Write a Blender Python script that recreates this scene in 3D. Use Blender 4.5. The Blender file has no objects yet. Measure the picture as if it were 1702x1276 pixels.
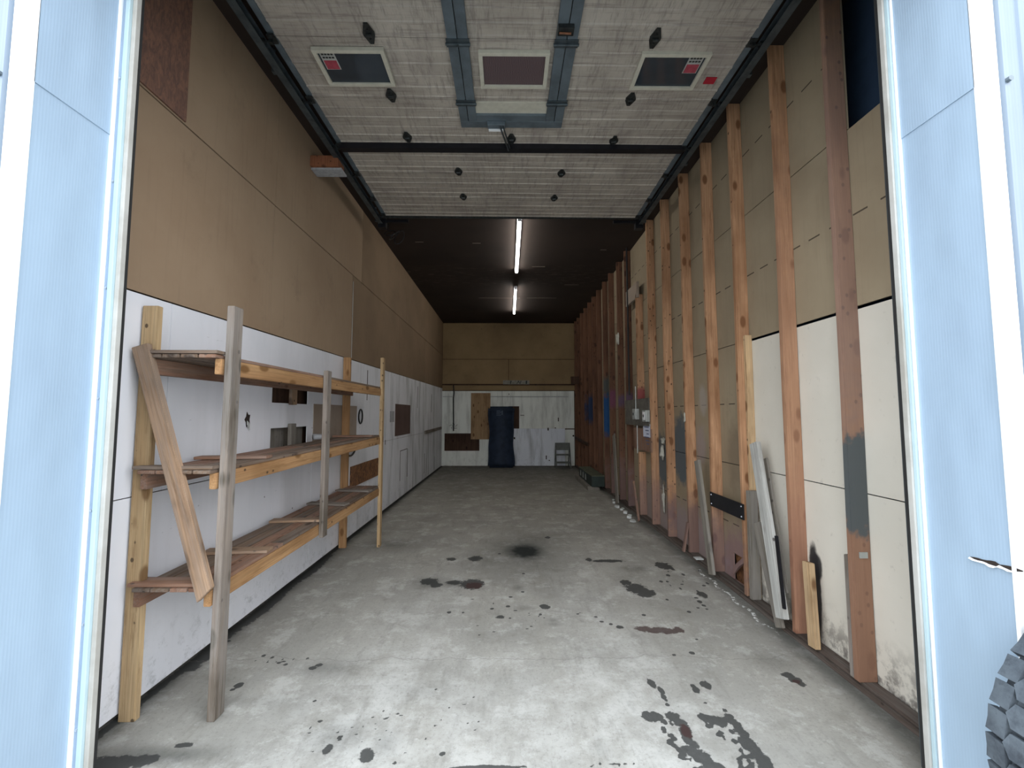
import bpy, bmesh, math, random
import numpy as np
from mathutils import Vector, Matrix, Euler
random.seed(7); rng = np.random.RandomState(5)
SC = bpy.context.scene
COL = SC.collection
# ---------------------------------------------------------------- camera
F = 715.0; CX, CY = 851.0, 638.0; EYE = 1.65
PIT = math.atan(50/F); YAW = math.atan(6/F)
cd = bpy.data.cameras.new('camera'); cam = bpy.data.objects.new('camera', cd); COL.objects.link(cam)
cam.location = (0, 0, EYE); cam.rotation_euler = (math.pi/2+PIT, 0, -YAW)
cd.sensor_width = 36; cd.lens = F/1702*36; cd.clip_start = .05; cd.clip_end = 200
SC.camera = cam
# ---------------------------------------------------------------- world: bright overcast sky
w = bpy.data.worlds.new('world'); SC.world = w; w.use_nodes = True
nt = w.node_tree; nt.nodes.clear()
wo = nt.nodes.new('ShaderNodeOutputWorld'); wb = nt.nodes.new('ShaderNodeBackground')
tc = nt.nodes.new('ShaderNodeTexCoord'); sx = nt.nodes.new('ShaderNodeSeparateXYZ'); cr = nt.nodes.new('ShaderNodeValToRGB')
nt.links.new(tc.outputs['Generated'], sx.inputs[0]); nt.links.new(sx.outputs[2], cr.inputs[0]); nt.links.new(cr.outputs[0], wb.inputs[0]); nt.links.new(wb.outputs[0], wo.inputs[0])
cr.color_ramp.elements[0].color = (.50, .52, .55, 1); e_ = cr.color_ramp.elements.new(.30); e_.color = (1.0, 1.0, 1.0, 1); cr.color_ramp.elements[2].color = (.74, .87, 1.0, 1)
wb.inputs[1].default_value = 3.1
SC.view_settings.view_transform = 'Standard'; SC.view_settings.look = 'None'
SC.view_settings.exposure = 0.75; SC.view_settings.gamma = 1; SC.view_settings.use_curve_mapping = False
TUBE_EMIT = 22.0

# ---------------------------------------------------------------- helpers
def ray(px, py):
    x = (px-CX)/F; u = (CY-py)/F
    cp, sp = math.cos(PIT), math.sin(PIT); fy = cp-u*sp; fz = sp+u*cp
    c, s = math.cos(YAW), math.sin(YAW)
    return Vector((x*c+fy*s, -x*s+fy*c, fz))
def onx(px, py, X): r = ray(px, py); return Vector((0, 0, EYE))+r*(X/r.x)
def ony(px, py, Y): r = ray(px, py); return Vector((0, 0, EYE))+r*(Y/r.y)
def onz(px, py, Z): r = ray(px, py); return Vector((0, 0, EYE))+r*((Z-EYE)/r.z)

def link(name, me, mat, parent=None, origin=None):
    o = bpy.data.objects.new(name, me)
    if mat: me.materials.append(mat)
    COL.objects.link(o)
    if parent:
        o.parent = parent
    return o
def worldloc(o):
    v = Vector(o.location); p = o.parent
    while p: v = v+Vector(p.location); p = p.parent
    return v
def mesh_of(bm, name, smooth=False):
    bmesh.ops.recalc_face_normals(bm, faces=bm.faces)
    me = bpy.data.meshes.new(name); bm.to_mesh(me); bm.free()
    if smooth:
        for p in me.polygons: p.use_smooth = True
    return me
def place(bm, name, mat, parent=None, smooth=False, origin=None):
    """bm in world coordinates; the object's origin goes to the middle of its foot."""
    cs = [v.co for v in bm.verts]
    if origin is None:
        mn = Vector([min(c[i] for c in cs) for i in range(3)]); mx = Vector([max(c[i] for c in cs) for i in range(3)])
        origin = Vector(((mn.x+mx.x)/2, (mn.y+mx.y)/2, mn.z))
    for v in bm.verts: v.co -= origin
    o = link(name, mesh_of(bm, name, smooth), mat, parent)
    o.location = origin-(worldloc(parent) if parent else Vector())
    return o
def empty(name, loc):
    o = bpy.data.objects.new(name, None); COL.objects.link(o); o.location = loc; o.empty_display_size = .1
    return o
def tag(o, label=None, cat=None, group=None, kind=None):
    if label: o['label'] = label
    if cat: o['category'] = cat
    if group: o['group'] = group
    if kind: o['kind'] = kind
    return o
def bx(bm, a, b, bev=0):
    a, b = Vector(a), Vector(b); mn = Vector(map(min, a, b)); mx = Vector(map(max, a, b))
    r = bmesh.ops.create_cube(bm, size=1)
    for v in r['verts']:
        v.co = Vector((mn[i]+(mx[i]-mn[i])*(v.co[i]+.5) for i in range(3)))
    if bev:
        es = list({e for v in r['verts'] for e in v.link_edges})
        bmesh.ops.bevel(bm, geom=es, offset=bev, segments=2, affect='EDGES', profile=.6)
def box(name, a, b, mat, parent=None, bev=0):
    bm = bmesh.new(); bx(bm, a, b, bev); return place(bm, name, mat, parent)
def prism(bm, poly, d):
    """poly: list of 3D points, extruded by vector d"""
    d = Vector(d); A = [bm.verts.new(Vector(p)) for p in poly]; B = [bm.verts.new(Vector(p)+d) for p in poly]
    bm.faces.new(A); bm.faces.new(B[::-1]); n = len(A)
    for i in range(n): bm.faces.new((A[i], B[i], B[(i+1) % n], A[(i+1) % n]))
def tube(bm, pts, r, n=8):
    pts = [Vector(p) for p in pts]; rings = []
    for i, p in enumerate(pts):
        d = (pts[min(i+1, len(pts)-1)]-pts[max(i-1, 0)]).normalized()
        a = d.orthogonal().normalized() if i == 0 else (prev-d*prev.dot(d)).normalized()
        prev = a; b = d.cross(a)
        rings.append([bm.verts.new(p+(a*math.cos(t)+b*math.sin(t))*r) for t in [2*math.pi*k/n for k in range(n)]])
    for i in range(len(rings)-1):
        for k in range(n): bm.faces.new((rings[i][k], rings[i][(k+1) % n], rings[i+1][(k+1) % n], rings[i+1][k]))
    bm.faces.new(rings[0][::-1]); bm.faces.new(rings[-1])
def board(name, a, b, w, t, wdir, mat, parent=None, bev=.003, cut=None, wane=0):
    """sawn board from a to b (centre line), w wide along wdir, t thick; local Z runs along the grain"""
    a, b = Vector(a), Vector(b); z = (b-a).normalized(); L = (b-a).length
    x = Vector(wdir); x = (x-z*x.dot(z)).normalized(); y = z.cross(x)
    bm = bmesh.new(); r = bmesh.ops.create_cube(bm, size=1)
    n = max(1, int(L/.25))
    for v in bm.verts: v.co = Vector((v.co.x*w, v.co.y*t, (v.co.z+.5)*L))
    if cut:
        for v in bm.verts:
            if v.co.z > L/2 and 'top' in cut: v.co.z -= cut['top']*(v.co.x/w+.5)
            if v.co.z < L/2 and 'bottom' in cut: v.co.z += cut['bottom']*(v.co.x/w+.5)
    if bev: bmesh.ops.bevel(bm, geom=list(bm.edges), offset=bev, segments=2, affect='EDGES')
    if wane:
        le = [e for e in bm.edges if abs(e.verts[0].co.z-e.verts[1].co.z) > L*.5]
        bmesh.ops.subdivide_edges(bm, edges=le, cuts=n)
        ph = random.random()*9
        for v in bm.verts: v.co.x += wane*math.sin(v.co.z*2.1+ph); v.co.y += wane*.6*math.sin(v.co.z*1.3+ph*2)
    o = link(name, mesh_of(bm, name), mat, parent)
    o.rotation_euler = Matrix((x, y, z)).transposed().to_euler()
    o.location = a-(worldloc(parent) if parent else Vector())
    return o

# ---------------------------------------------------------------- materials
class N:
    def __init__(s, name, rough=.8, metal=0, spec=.3):
        s.m = bpy.data.materials.new(name); s.m.use_nodes = True; s.t = s.m.node_tree; s.t.nodes.clear()
        s.out = s.t.nodes.new('ShaderNodeOutputMaterial'); s.b = s.t.nodes.new('ShaderNodeBsdfPrincipled')
        s.t.links.new(s.b.outputs[0], s.out.inputs[0])
        s.b.inputs['Roughness'].default_value = rough; s.b.inputs['Metallic'].default_value = metal
        s.b.inputs['Specular IOR Level'].default_value = spec
    def n(s, t): return s.t.nodes.new('ShaderNode'+t)
    def put(s, inp, v):
        if hasattr(v, 'default_value') and hasattr(v, 'links'): s.t.links.new(v, inp)
        elif isinstance(v, (tuple, list)) and len(v) == 3 and inp.type == 'RGBA': inp.default_value = (*v, 1)
        else: inp.default_value = v
    def obj(s, rnd=True):
        o = s.n('TexCoord').outputs['Object']
        if not rnd: return o
        i = s.n('ObjectInfo'); v = s.n('VectorMath'); v.operation = 'MULTIPLY_ADD'
        s.put(v.inputs[0], o); v.inputs[1].default_value = (1, 1, 1)
        m = s.n('VectorMath'); m.operation = 'SCALE'; m.inputs[0].default_value = (37, 53, 71); s.put(m.inputs['Scale'], i.outputs['Random'])
        s.put(v.inputs[2], m.outputs[0]); return v.outputs[0]
    def pos(s): return s.n('NewGeometry').outputs['Position']
    def scl(s, v, sc, loc=(0, 0, 0)):
        m = s.n('Mapping'); s.put(m.inputs[0], v); m.inputs['Scale'].default_value = sc; m.inputs['Location'].default_value = loc; return m.outputs[0]
    def noise(s, v, scale=1, detail=4, rough=.55, dist=0):
        x = s.n('TexNoise'); s.put(x.inputs['Vector'], v); x.inputs['Scale'].default_value = scale; x.inputs['Detail'].default_value = detail
        x.inputs['Roughness'].default_value = rough; x.inputs['Distortion'].default_value = dist; return x.outputs['Fac']
    def rng(s, v, a, b, c=0, d=1, smooth=True):
        x = s.n('MapRange'); s.put(x.inputs[0], v); x.inputs[1].default_value = a; x.inputs[2].default_value = b; x.inputs[3].default_value = c; x.inputs[4].default_value = d
        if smooth: x.interpolation_type = 'SMOOTHSTEP'
        return x.outputs[0]
    def math(s, op, a, b=0):
        x = s.n('Math'); x.operation = op; s.put(x.inputs[0], a); s.put(x.inputs[1], b); return x.outputs[0]
    def mix(s, f, a, b, mode='MIX'):
        x = s.n('Mix'); x.data_type = 'RGBA'; x.blend_type = mode; s.put(x.inputs[0], f); s.put(x.inputs[6], a); s.put(x.inputs[7], b); return x.outputs[2]
    def sep(s, v): x = s.n('SeparateXYZ'); s.put(x.inputs[0], v); return x.outputs
    def bump(s, h, st=.2, d=.01):
        x = s.n('Bump'); x.inputs['Strength'].default_value = st; x.inputs['Distance'].default_value = d; s.put(x.inputs['Height'], h); s.t.links.new(x.outputs[0], s.b.inputs['Normal'])
    def col(s, c): s.put(s.b.inputs['Base Color'], c); return s.m
    def spots(s, c, spots, warp=.25):
        """spray paint and stains with a shape of their own, fixed in the room"""
        if not spots: return c
        p = s.pos(); nz = s.noise(p, 9, 4, .6); nz2 = s.noise(s.scl(p, (25, 25, 3)), 1, 3)
        for (ctr, rad, colr, hard, amt) in spots:
            m = s.n('Mapping'); m.vector_type = 'TEXTURE'; s.put(m.inputs[0], p); m.inputs['Location'].default_value = ctr; m.inputs['Scale'].default_value = rad
            l = s.n('VectorMath'); l.operation = 'LENGTH'; s.put(l.inputs[0], m.outputs[0])
            d = s.math('ADD', l.outputs['Value'], s.math('MULTIPLY', s.math('SUBTRACT', nz, .5), warp*4))
            c = s.mix(s.rng(d, 1+.5*(1-hard), 1-.5*(1-hard), 0, amt), c, colr)
        return c

def wood(name, c1, c2, dark=(.08, .045, .025), knots=.55, rough=.75, spots=None, weather=0, blotch=.35):
    m = N(name, rough, 0, .2); o = m.obj()
    g = m.noise(m.scl(o, (16, 16, .7)), 1, 5, .6, .4)
    c = m.mix(m.rng(g, .32, .68), c1, c2)
    f = m.noise(m.scl(o, (120, 120, 2.5)), 1, 2)
    c = m.mix(m.rng(f, .35, .70, 0, .6), c, tuple(x*.50 for x in c1))
    bl = m.noise(m.scl(o, (3, 3, 1.4)), 1, 4)
    c = m.mix(m.rng(bl, .42, .70, 0, blotch+.15), c, dark)
    st_ = m.noise(m.scl(o, (26, 26, 2.2), (1, 4, 2)), 1, 6, .75)
    c = m.mix(m.rng(st_, .52, .66, 0, .45), c, dark)
    if knots:
        v = m.n('TexVoronoi'); m.put(v.inputs['Vector'], m.scl(o, (9, 9, 4.2))); v.inputs['Scale'].default_value = 1
        k = m.math('MULTIPLY', m.rng(v.outputs['Distance'], .30, .16), m.rng(m.sep(v.outputs['Color'])[0], 1-knots, 1-knots+.05))
        c = m.mix(m.math('MULTIPLY', k, .9), c, dark)
        v2 = m.n('TexVoronoi'); m.put(v2.inputs['Vector'], m.scl(o, (22, 22, 16), (3, 1, 2))); v2.inputs['Scale'].default_value = 1
        k2 = m.math('MULTIPLY', m.rng(v2.outputs['Distance'], .26, .16), m.rng(m.sep(v2.outputs['Color'])[1], .82, .84))
        c = m.mix(m.math('MULTIPLY', k2, .8), c, (.03, .02, .015))
    if weather:
        wn = m.noise(m.scl(o, (30, 30, 1.6), (5, 5, 5)), 1, 5, .7)
        c = m.mix(m.rng(wn, .4, .62, 0, weather), c, (.24, .225, .21))
    c = m.spots(c, spots or [])
    m.bump(m.math('ADD', g, m.math('MULTIPLY', f, .4)), .35, .004)
    return m.col(c)
def plain(name, c, rough=.7, metal=0, var=.15, scale=8, spec=.3, bump=0, c2=None):
    m = N(name, rough, metal, spec); n = m.noise(m.obj(), scale, 5, .6)
    cc = m.mix(m.rng(n, .35, .7), c, c2 or tuple(x*(1-var) for x in c))
    if bump: m.bump(n, bump, .003)
    return m.col(cc)

M = {}
purple = (.12, .085, .09)
BLUE = (.012, .07, .20); GREY = (.085, .105, .12)
def sp(px, py, X, ry, rz, col, hard=.3, amt=.9):
    p = onx(px, py, X); return ((p.x, p.y, p.z), (.5, ry, rz), col, hard, amt)
stud_spots = [
    sp(1008, 688, 2.14, .30, .42, BLUE, .5, .95), sp(1008, 640, 2.14, .28, .18, (.03, .09, .10), .2, .6),
    sp(979, 680, 2.14, .45, .40, (.015, .04, .10), .4, .9),
    sp(1018, 662, 2.14, .3, .18, (.16, .05, .11), .2, .7), sp(1040, 665, 2.14, .5, .13, (.10, .07, .12), .3, .8),
    sp(1066, 658, 2.14, .30, .13, (.22, .03, .05), .2, .8),
    ((2.1, 4.9, .15), (.5, 1.1, .55), purple, .1, .75), ((2.1, 6.6, .15), (.5, 1.0, .6), (.17, .12, .125), .1, .6),
    ((2.1, 8.3, .2), (.5, 1.2, .6), (.19, .14, .14), .1, .5), ((2.1, 3.2, .3), (.5, .35, .8), (.22, .08, .07), .1, .4),
    ((2.1, 2.68, .1), (.5, .22, 1.2), (.13, .075, .055), .2, .65), ((2.1, 2.9, 1.6), (.5, .6, 2.6), (.28, .155, .105), .3, .5), ((2.1, 2.68, 3.0), (.5, .2, 1.6), (.20, .15, .14), .2, .5),
    sp(1432, 805, 2.16, .10, .29, (.075, .09, .095), .8, .95),
]
sheath_spots = [
    sp(1133, 748, 2.205, .30, .42, GREY, .6, .92), sp(1101, 765, 2.205, .25, .36, GREY, .5, .9),
    sp(1168, 665, 2.205, .10, .16, (.42, .38, .36), .1, .5), sp(1165, 740, 2.205, .12, .22, (.32, .26, .28), .1, .5),
    ((2.205, 4.2, .12), (.5, .35, .40), (.22, .13, .14), .2, .75), ((2.2, 5.3, .1), (.5, .8, .4), (.28, .22, .24), .2, .7),
    ((2.2, 6.6, .1), (.5, .7, .5), (.30, .25, .26), .2, .6), sp(1224, 760, 2.205, .16, .30, (.14, .10, .07), .1, .45),
]
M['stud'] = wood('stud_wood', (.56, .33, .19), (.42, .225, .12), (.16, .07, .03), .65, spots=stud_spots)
M['studdark'] = wood('dark_stud_wood', (.20, .10, .06), (.13, .065, .04), (.06, .03, .02), .5, spots=stud_spots)  # darker stud tone for the rear part of the right wall
M['sister'] = wood('pale_pine', (.60, .44, .27), (.52, .35, .19), (.14, .07, .03), .8)
M['pine'] = wood('golden_pine', (.47, .285, .14), (.35, .19, .09), (.16, .08, .03), .5)
M['pinepale'] = wood('yellow_pine', (.52, .38, .22), (.44, .30, .16), (.16, .09, .04), .6, blotch=.2)
M['brace'] = wood('smudged_pine', (.42, .28, .18), (.31, .20, .13), (.10, .06, .035), .8, weather=.3, blotch=.5)
M['weather'] = wood('weathered_grey_wood', (.27, .225, .19), (.19, .155, .13), (.06, .05, .035), .85, weather=.5, blotch=.55)
M['greywood'] = wood('dirty_grey_wood', (.27, .25, .21), (.20, .18, .15), (.06, .05, .04), .3, weather=.6)
M['whitewood'] = wood('flaking_white_paint', (.58, .58, .55), (.48, .49, .47), (.17, .16, .14), .3, weather=.4, blotch=.4)
M['slat'] = wood('brown_slat_wood', (.23, .155, .105), (.15, .10, .07), (.05, .03, .02), .3, weather=.35)
M['slatred'] = wood('reddish_slat_wood', (.33, .19, .125), (.25, .135, .09), (.1, .04, .02), .3, weather=.3)
M['sill'] = wood('dirty_sill_wood', (.12, .09, .075), (.085, .065, .055), (.03, .025, .02), .3, weather=.25)
M['redblock'] = wood('red_brown_wood', (.36, .14, .07), (.28, .11, .06), (.1, .04, .02), .2)
M['ply'] = wood('plywood', (.40, .27, .15), (.34, .22, .12), (.12, .06, .03), .6)
M['darkwood'] = wood('dark_old_wood', (.10, .055, .035), (.06, .033, .022), (.02, .01, .01), .2)

def kraft(name, base, base2, dashes=False, spots=None, grime=.25):
    m = N(name, .8, 0, .25); p = m.pos()
    c = m.mix(m.rng(m.noise(p, 1.1, 5, .6), .3, .7), base, base2)
    c = m.mix(m.rng(m.noise(m.scl(p, (2, 30, 1.5)), 1, 3), .5, .8, 0, .12), c, (.10, .07, .05))
    c = m.mix(m.rng(m.noise(p, 3.2, 6, .7), .55, .8, 0, grime), c, (.09, .065, .045))
    v = m.n('TexVoronoi'); m.put(v.inputs['Vector'], p); v.inputs['Scale'].default_value = 7
    c = m.mix(m.math('MULTIPLY', m.rng(v.outputs['Distance'], .10, .05), m.rng(m.sep(v.outputs['Color'])[0], .9, .92)), c, (.04, .03, .02))
    if dashes:
        xyz = m.sep(p); tot = None
        for z in (.58, 1.75, 2.92, 4.07):
            d = m.rng(m.math('ABSOLUTE', m.math('SUBTRACT', xyz[2], z)), .007, .004)
            tot = d if tot is None else m.math('MAXIMUM', tot, d)
        fr = m.math('FRACT', m.math('MULTIPLY', xyz[1], 4.9)); da = m.math('GREATER_THAN', fr, .45)
        c = m.mix(m.math('MULTIPLY', m.math('MULTIPLY', tot, da), .85), c, (.03, .02, .015))
    c = m.spots(c, spots or [])
    return m.col(c)
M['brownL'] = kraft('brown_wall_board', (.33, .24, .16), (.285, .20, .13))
M['brownL2'] = kraft('darker_brown_wall_board', (.23, .16, .10), (.19, .13, .08), grime=.4)  # darker brown with more grime, for boards deeper in the room
M['brownB'] = kraft('brown_back_board', (.27, .19, .10), (.22, .15, .08), grime=.4)
M['kraft'] = kraft('kraft_sheathing', (.33, .27, .185), (.27, .215, .145), True, sheath_spots)
m = N('cream_sheet', .55, 0, .3); p = m.pos()
c = m.mix(m.rng(m.noise(p, 1.5, 4), .3, .7), (.66, .63, .56), (.61, .58, .51))
c = m.mix(m.rng(m.noise(p, 14, 6, .7), .60, .72, 0, .5), c, (.40, .38, .34))
zz = m.sep(p)[2]
c = m.mix(m.math('MULTIPLY', m.rng(zz, .42, .02), m.rng(m.noise(p, 9, 6, .7), .42, .6)), c, (.17, .155, .14))
pk = onx(1359, 1000, 2.205)
c = m.spots(c, [((2.205, pk.y+.02, .36), (.4, .062, .36), (.018, .020, .022), .75, .97), ((2.205, pk.y-.005, .56), (.4, .055, .10), (.02, .022, .025), .6, .95)], .12)
M['cream'] = m.col(c)
def whiteboard(name, base, base2, dirt, dirtc, seed):
    m = N(name, .5, 0, .35); p = m.pos()
    c = m.mix(m.rng(m.noise(p, 1.3, 4), .3, .7), base, base2)
    st = m.noise(m.scl(p, (5, 5, .7), (seed, 0, 0)), 1, 5, .65)
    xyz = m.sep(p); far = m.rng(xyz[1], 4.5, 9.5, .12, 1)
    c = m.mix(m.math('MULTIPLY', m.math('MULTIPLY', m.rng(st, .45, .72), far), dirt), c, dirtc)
    low = m.rng(xyz[2], .55, .0)
    c = m.mix(m.math('MULTIPLY', m.math('MULTIPLY', low, m.rng(m.noise(p, 11, 6, .8), .50, .70)), .5), c, dirtc)
    sc = m.noise(m.scl(p, (3, 3, 22), (seed, 2, 1)), 2, 4, .6, 1.5)
    c = m.mix(m.rng(sc, .70, .74, 0, .5), c, (.28, .28, .30))
    v = m.n('TexVoronoi'); m.put(v.inputs['Vector'], m.scl(p, (6, 6, 6), (seed, 1, 0))); v.inputs['Scale'].default_value = 1
    c = m.mix(m.math('MULTIPLY', m.rng(v.outputs['Distance'], .07, .04), m.rng(m.sep(v.outputs['Color'])[1], .72, .75)), c, (.12, .12, .13))
    return m.col(c)
M['whiteL'] = whiteboard('white_wall_board', (.78, .79, .84), (.72, .74, .79), .7, (.23, .25, .25), 0)
M['whiteB'] = whiteboard('white_back_board', (.76, .79, .75), (.70, .73, .69), .5, (.25, .26, .24), 7)
M['whiteBc'] = whiteboard('cool_white_back_board', (.72, .76, .82), (.67, .71, .78), .6, (.22, .24, .26), 11)
M['ceiling'] = N('dark_ceiling_board'); mm = M['ceiling']; p = mm.pos()
cc = mm.mix(mm.rng(mm.noise(p, .8, 5), .35, .7), (.040, .027, .022), (.026, .018, .015))
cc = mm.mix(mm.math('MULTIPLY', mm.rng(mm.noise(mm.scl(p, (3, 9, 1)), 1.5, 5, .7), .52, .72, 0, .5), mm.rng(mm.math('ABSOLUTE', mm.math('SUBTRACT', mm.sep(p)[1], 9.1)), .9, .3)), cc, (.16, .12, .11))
M['ceiling'] = mm.col(cc)
# door skin: embossed cream steel with grime
m = N('door_skin', .6, 0, .2); p = m.pos()
c = m.mix(m.rng(m.noise(p, 2.0, 5), .3, .7), (.50, .455, .395), (.40, .36, .31))
c = m.mix(m.rng(m.noise(m.scl(p, (34, 5, 1)), 1, 6, .75), .46, .70, 0, .55), c, (.15, .13, .115))
c = m.mix(m.rng(m.noise(m.scl(p, (2, 34, 1)), 1, 4, .7), .48, .72, 0, .6), c, (.19, .155, .145))
c = m.mix(m.rng(m.noise(m.scl(p, (1.6, .9, 1), (4, 1, 0)), 1.5, 5, .6), .50, .74, 0, .40), c, (.21, .175, .17))
c = m.mix(m.rng(m.noise(m.scl(p, (7, .8, 1), (9, 1, 0)), 1, 5, .7), .60, .75, 0, .4), c, (.14, .13, .15))
m.bump(m.noise(m.scl(p, (60, 12, 1)), 1, 3), .15, .002)
M['skin'] = m.col(c)
M['skinclean'] = plain('clean_cream_frame', (.58, .56, .47), .5, var=.12, scale=20)
M['steel'] = plain('blue_grey_steel', (.155, .195, .225), .5, .3, var=.35, scale=5, spec=.5)
M['track'] = plain('dark_galvanised_steel', (.10, .125, .14), .45, .6, var=.4, scale=9, spec=.5)
M['black'] = plain('black_metal', (.018, .018, .022), .45, .3, var=.3)
M['iron'] = plain('dark_hinge_metal', (.05, .055, .055), .4, .5, var=.5, scale=30)
M['rust'] = plain('rusty_latch', (.30, .13, .07), .7, .2, var=.5, scale=40)
M['glass'] = plain('dark_window_glass', (.030, .042, .055), .07, 0, var=.1, spec=.6)
m = N('wavy_brown_panel', .5, 0, .3); o = m.obj(False)
wv = m.n('TexWave'); m.put(wv.inputs['Vector'], o); wv.inputs['Scale'].default_value = 26; wv.inputs['Distortion'].default_value = 5; wv.inputs['Detail'].default_value = 2; wv.inputs['Detail Scale'].default_value = .6
M['wavy'] = m.col(m.mix(wv.outputs['Fac'], (.075, .05, .055), (.16, .115, .12)))
# cladding outside
def cladding(name, c1, c2, axis):
    m = N(name, .42, .0, .45); p = m.pos()
    c = m.mix(m.rng(m.noise(m.scl(p, (1, 1, .6)), 1.2, 3), .3, .7), c1, c2)
    wv = m.n('TexWave'); wv.bands_direction = axis; m.put(wv.inputs['Vector'], m.scl(p, (1, 1, .12))); wv.inputs['Scale'].default_value = 26; wv.inputs['Distortion'].default_value = 1.6; wv.inputs['Detail'].default_value = 2
    c = m.mix(m.rng(wv.outputs['Fac'], .2, .9, 0, .07), c, tuple(x*.72 for x in c1))
    lo = m.noise(m.scl(p, (1, 3, 1.6)), 1.0, 2)
    m.bump(m.math('ADD', m.math('MULTIPLY', wv.outputs['Fac'], .03), m.math('MULTIPLY', lo, 4.0)), .5, .012)
    return m.col(c)
M['clad'] = cladding('pale_blue_cladding', (.33, .44, .555), (.305, .405, .52), 'Y')
M['facade'] = cladding('pale_blue_facade', (.18, .235, .30), (.165, .215, .28), 'X')
M['whitetrim'] = plain('white_metal_trim', (.90, .91, .92), .4, var=.03, spec=.4)
M['aqua'] = plain('pale_aqua_channel', (.42, .55, .60), .4, var=.05, spec=.4)
M['bluetrim'] = plain('pale_blue_flange', (.25, .34, .46), .4, var=.06, spec=.4)
M['dirtywhite'] = plain('grubby_white_stop', (.46, .46, .44), .6, var=.35, scale=3, c2=(.33, .32, .29))
M['rubber'] = plain('black_rubber_seal', (.02, .02, .02), .7)
M['screw'] = plain('screw_head', (.55, .62, .70), .3, .6)
m = N('worn_tyre_rubber', .8, 0, .25); o = m.obj(False)
c = m.mix(m.rng(m.noise(o, 6, 6, .7), .35, .7), (.05, .06, .075), (.12, .145, .17)); c = m.mix(m.rng(m.noise(o, 28, 5, .7), .55, .7, 0, .5), c, (.035, .04, .05)); m.bump(m.noise(o, 30, 5), .3, .004)
M['tyre'] = m.col(c)
M['rim'] = plain('dull_rim_steel', (.4, .4, .4), .5, .5)
M['navy'] = plain('navy_quilt', (.022, .036, .065), .7, var=.35, scale=5, bump=.3)
M['label'] = plain('faded_label', (.10, .13, .18), .7)
M['chair'] = plain('grey_green_metal', (.13, .14, .13), .55, .2, var=.3)
M['crate'] = plain('dark_green_black_plastic', (.025, .04, .036), .5, var=.4, scale=6)
M['crateTop'] = plain('dusty_green_top', (.10, .11, .075), .8, var=.4, scale=9)
M['foam'] = plain('pale_foam', (.50, .49, .43), .9, var=.3, scale=20, bump=.5)
M['plaster'] = plain('white_plaster', (.66, .69, .68), .9, var=.35, scale=12, bump=.5)
M['paper'] = plain('white_paper', (.62, .66, .78), .8, var=.05)
M['ink'] = plain('blue_ink', (.12, .14, .25), .8)
M['greypaper'] = plain('grey_sheet', (.40, .41, .43), .8, var=.25, scale=30)
M['box'] = plain('grey_device_metal', (.42, .44, .42), .4, .3, var=.2)
M['boxdark'] = plain('mounting_board', (.14, .13, .11), .7, var=.4)
M['red'] = plain('red_sticker', (.42, .02, .04), .5, var=.1)
M['pink'] = plain('faded_red_sticker', (.42, .07, .10), .5, var=.3, scale=30)
M['sticker'] = plain('pale_sticker', (.40, .41, .39), .6, var=.2)
M['brownsq'] = plain('dark_brown_hardboard', (.105, .065, .055), .7, var=.25, scale=3)
M['tanboard'] = kraft('tan_hardboard', (.30, .25, .21), (.27, .21, .16), grime=.3)
m = N('strand_board', .7, 0, .3); o = m.pos()
v = m.n('TexVoronoi'); m.put(v.inputs['Vector'], m.scl(o, (20, 60, 22))); v.inputs['Scale'].default_value = 1; v.inputs['Randomness'].default_value = 1
c = m.mix(m.sep(v.outputs['Color'])[0], (.30, .14, .06), (.10, .05, .03)); c = m.mix(m.rng(m.noise(m.scl(o, (1, 1, 1)), 30, 5), .5, .7, 0, .7), c, (.035, .02, .015))
M['osb'] = m.col(c)
m = N('strand_board_upper', .6, 0, .4); o = m.pos()
v = m.n('TexNoise'); g = m.noise(m.scl(o, (8, 40, 12)), 1, 5, .7, 1.5)
M['osb2'] = m.col(m.mix(m.rng(g, .35, .65), (.24, .125, .085), (.13, .075, .06)))
m = N('tube_glow'); m.t.nodes.remove(m.b); e = m.t.nodes.new('ShaderNodeEmission'); e.inputs[0].default_value = (1, .96, .88, 1); e.inputs[1].default_value = TUBE_EMIT
m.t.links.new(e.outputs[0], m.out.inputs[0]); M['tube'] = m.m
M['cable'] = plain('black_cable', (.012, .012, .014), .5)
M['deep'] = plain('deep_dark_board', (.035, .026, .022), .9)

# ---------------------------------------------------------------- setting
XL, XR, XS = -2.11, 2.205, 2.092         # left sheet face, right sheathing face, stud front edge
YB, ZC = 13.74, 4.60
# ---- floor with its stains
FY0, FY1 = 1.55, 13.95
def axis_pts(): return np.concatenate([np.arange(FY0, 5.4, .0125), np.arange(5.4, 8.5, .03), np.arange(8.5, FY1+.06, .08)])
ys = axis_pts(); xs = np.arange(-2.45, 2.76, .0145)
XX, YY = np.meshgrid(xs, ys)
hard = np.full(XX.shape, -1.0); soft = np.zeros(XX.shape); redf = np.full(XX.shape, -1.0); pale = np.zeros(XX.shape)
def blob(arr, px, py, rx, ry, amp=1.0, ang=0.0, mode='max'):
    c = onz(px, py, 0); ex = onz(px+rx, py, 0)-c; ey = onz(px, py-ry, 0)-onz(px, py+ry, 0)
    RX = max(ex.length, .005); RY = max(ey.length/2, .005)
    dx = XX-c.x; dy = YY-c.y; ca, sa = math.cos(ang), math.sin(ang)
    r = np.sqrt(((dx*ca+dy*sa)/RX)**2+((-dx*sa+dy*ca)/RY)**2)
    v = amp*(1-r) if mode == 'max' else amp*np.exp(-(r**2)*1.4)
    np.maximum(arr, v, out=arr)
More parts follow.
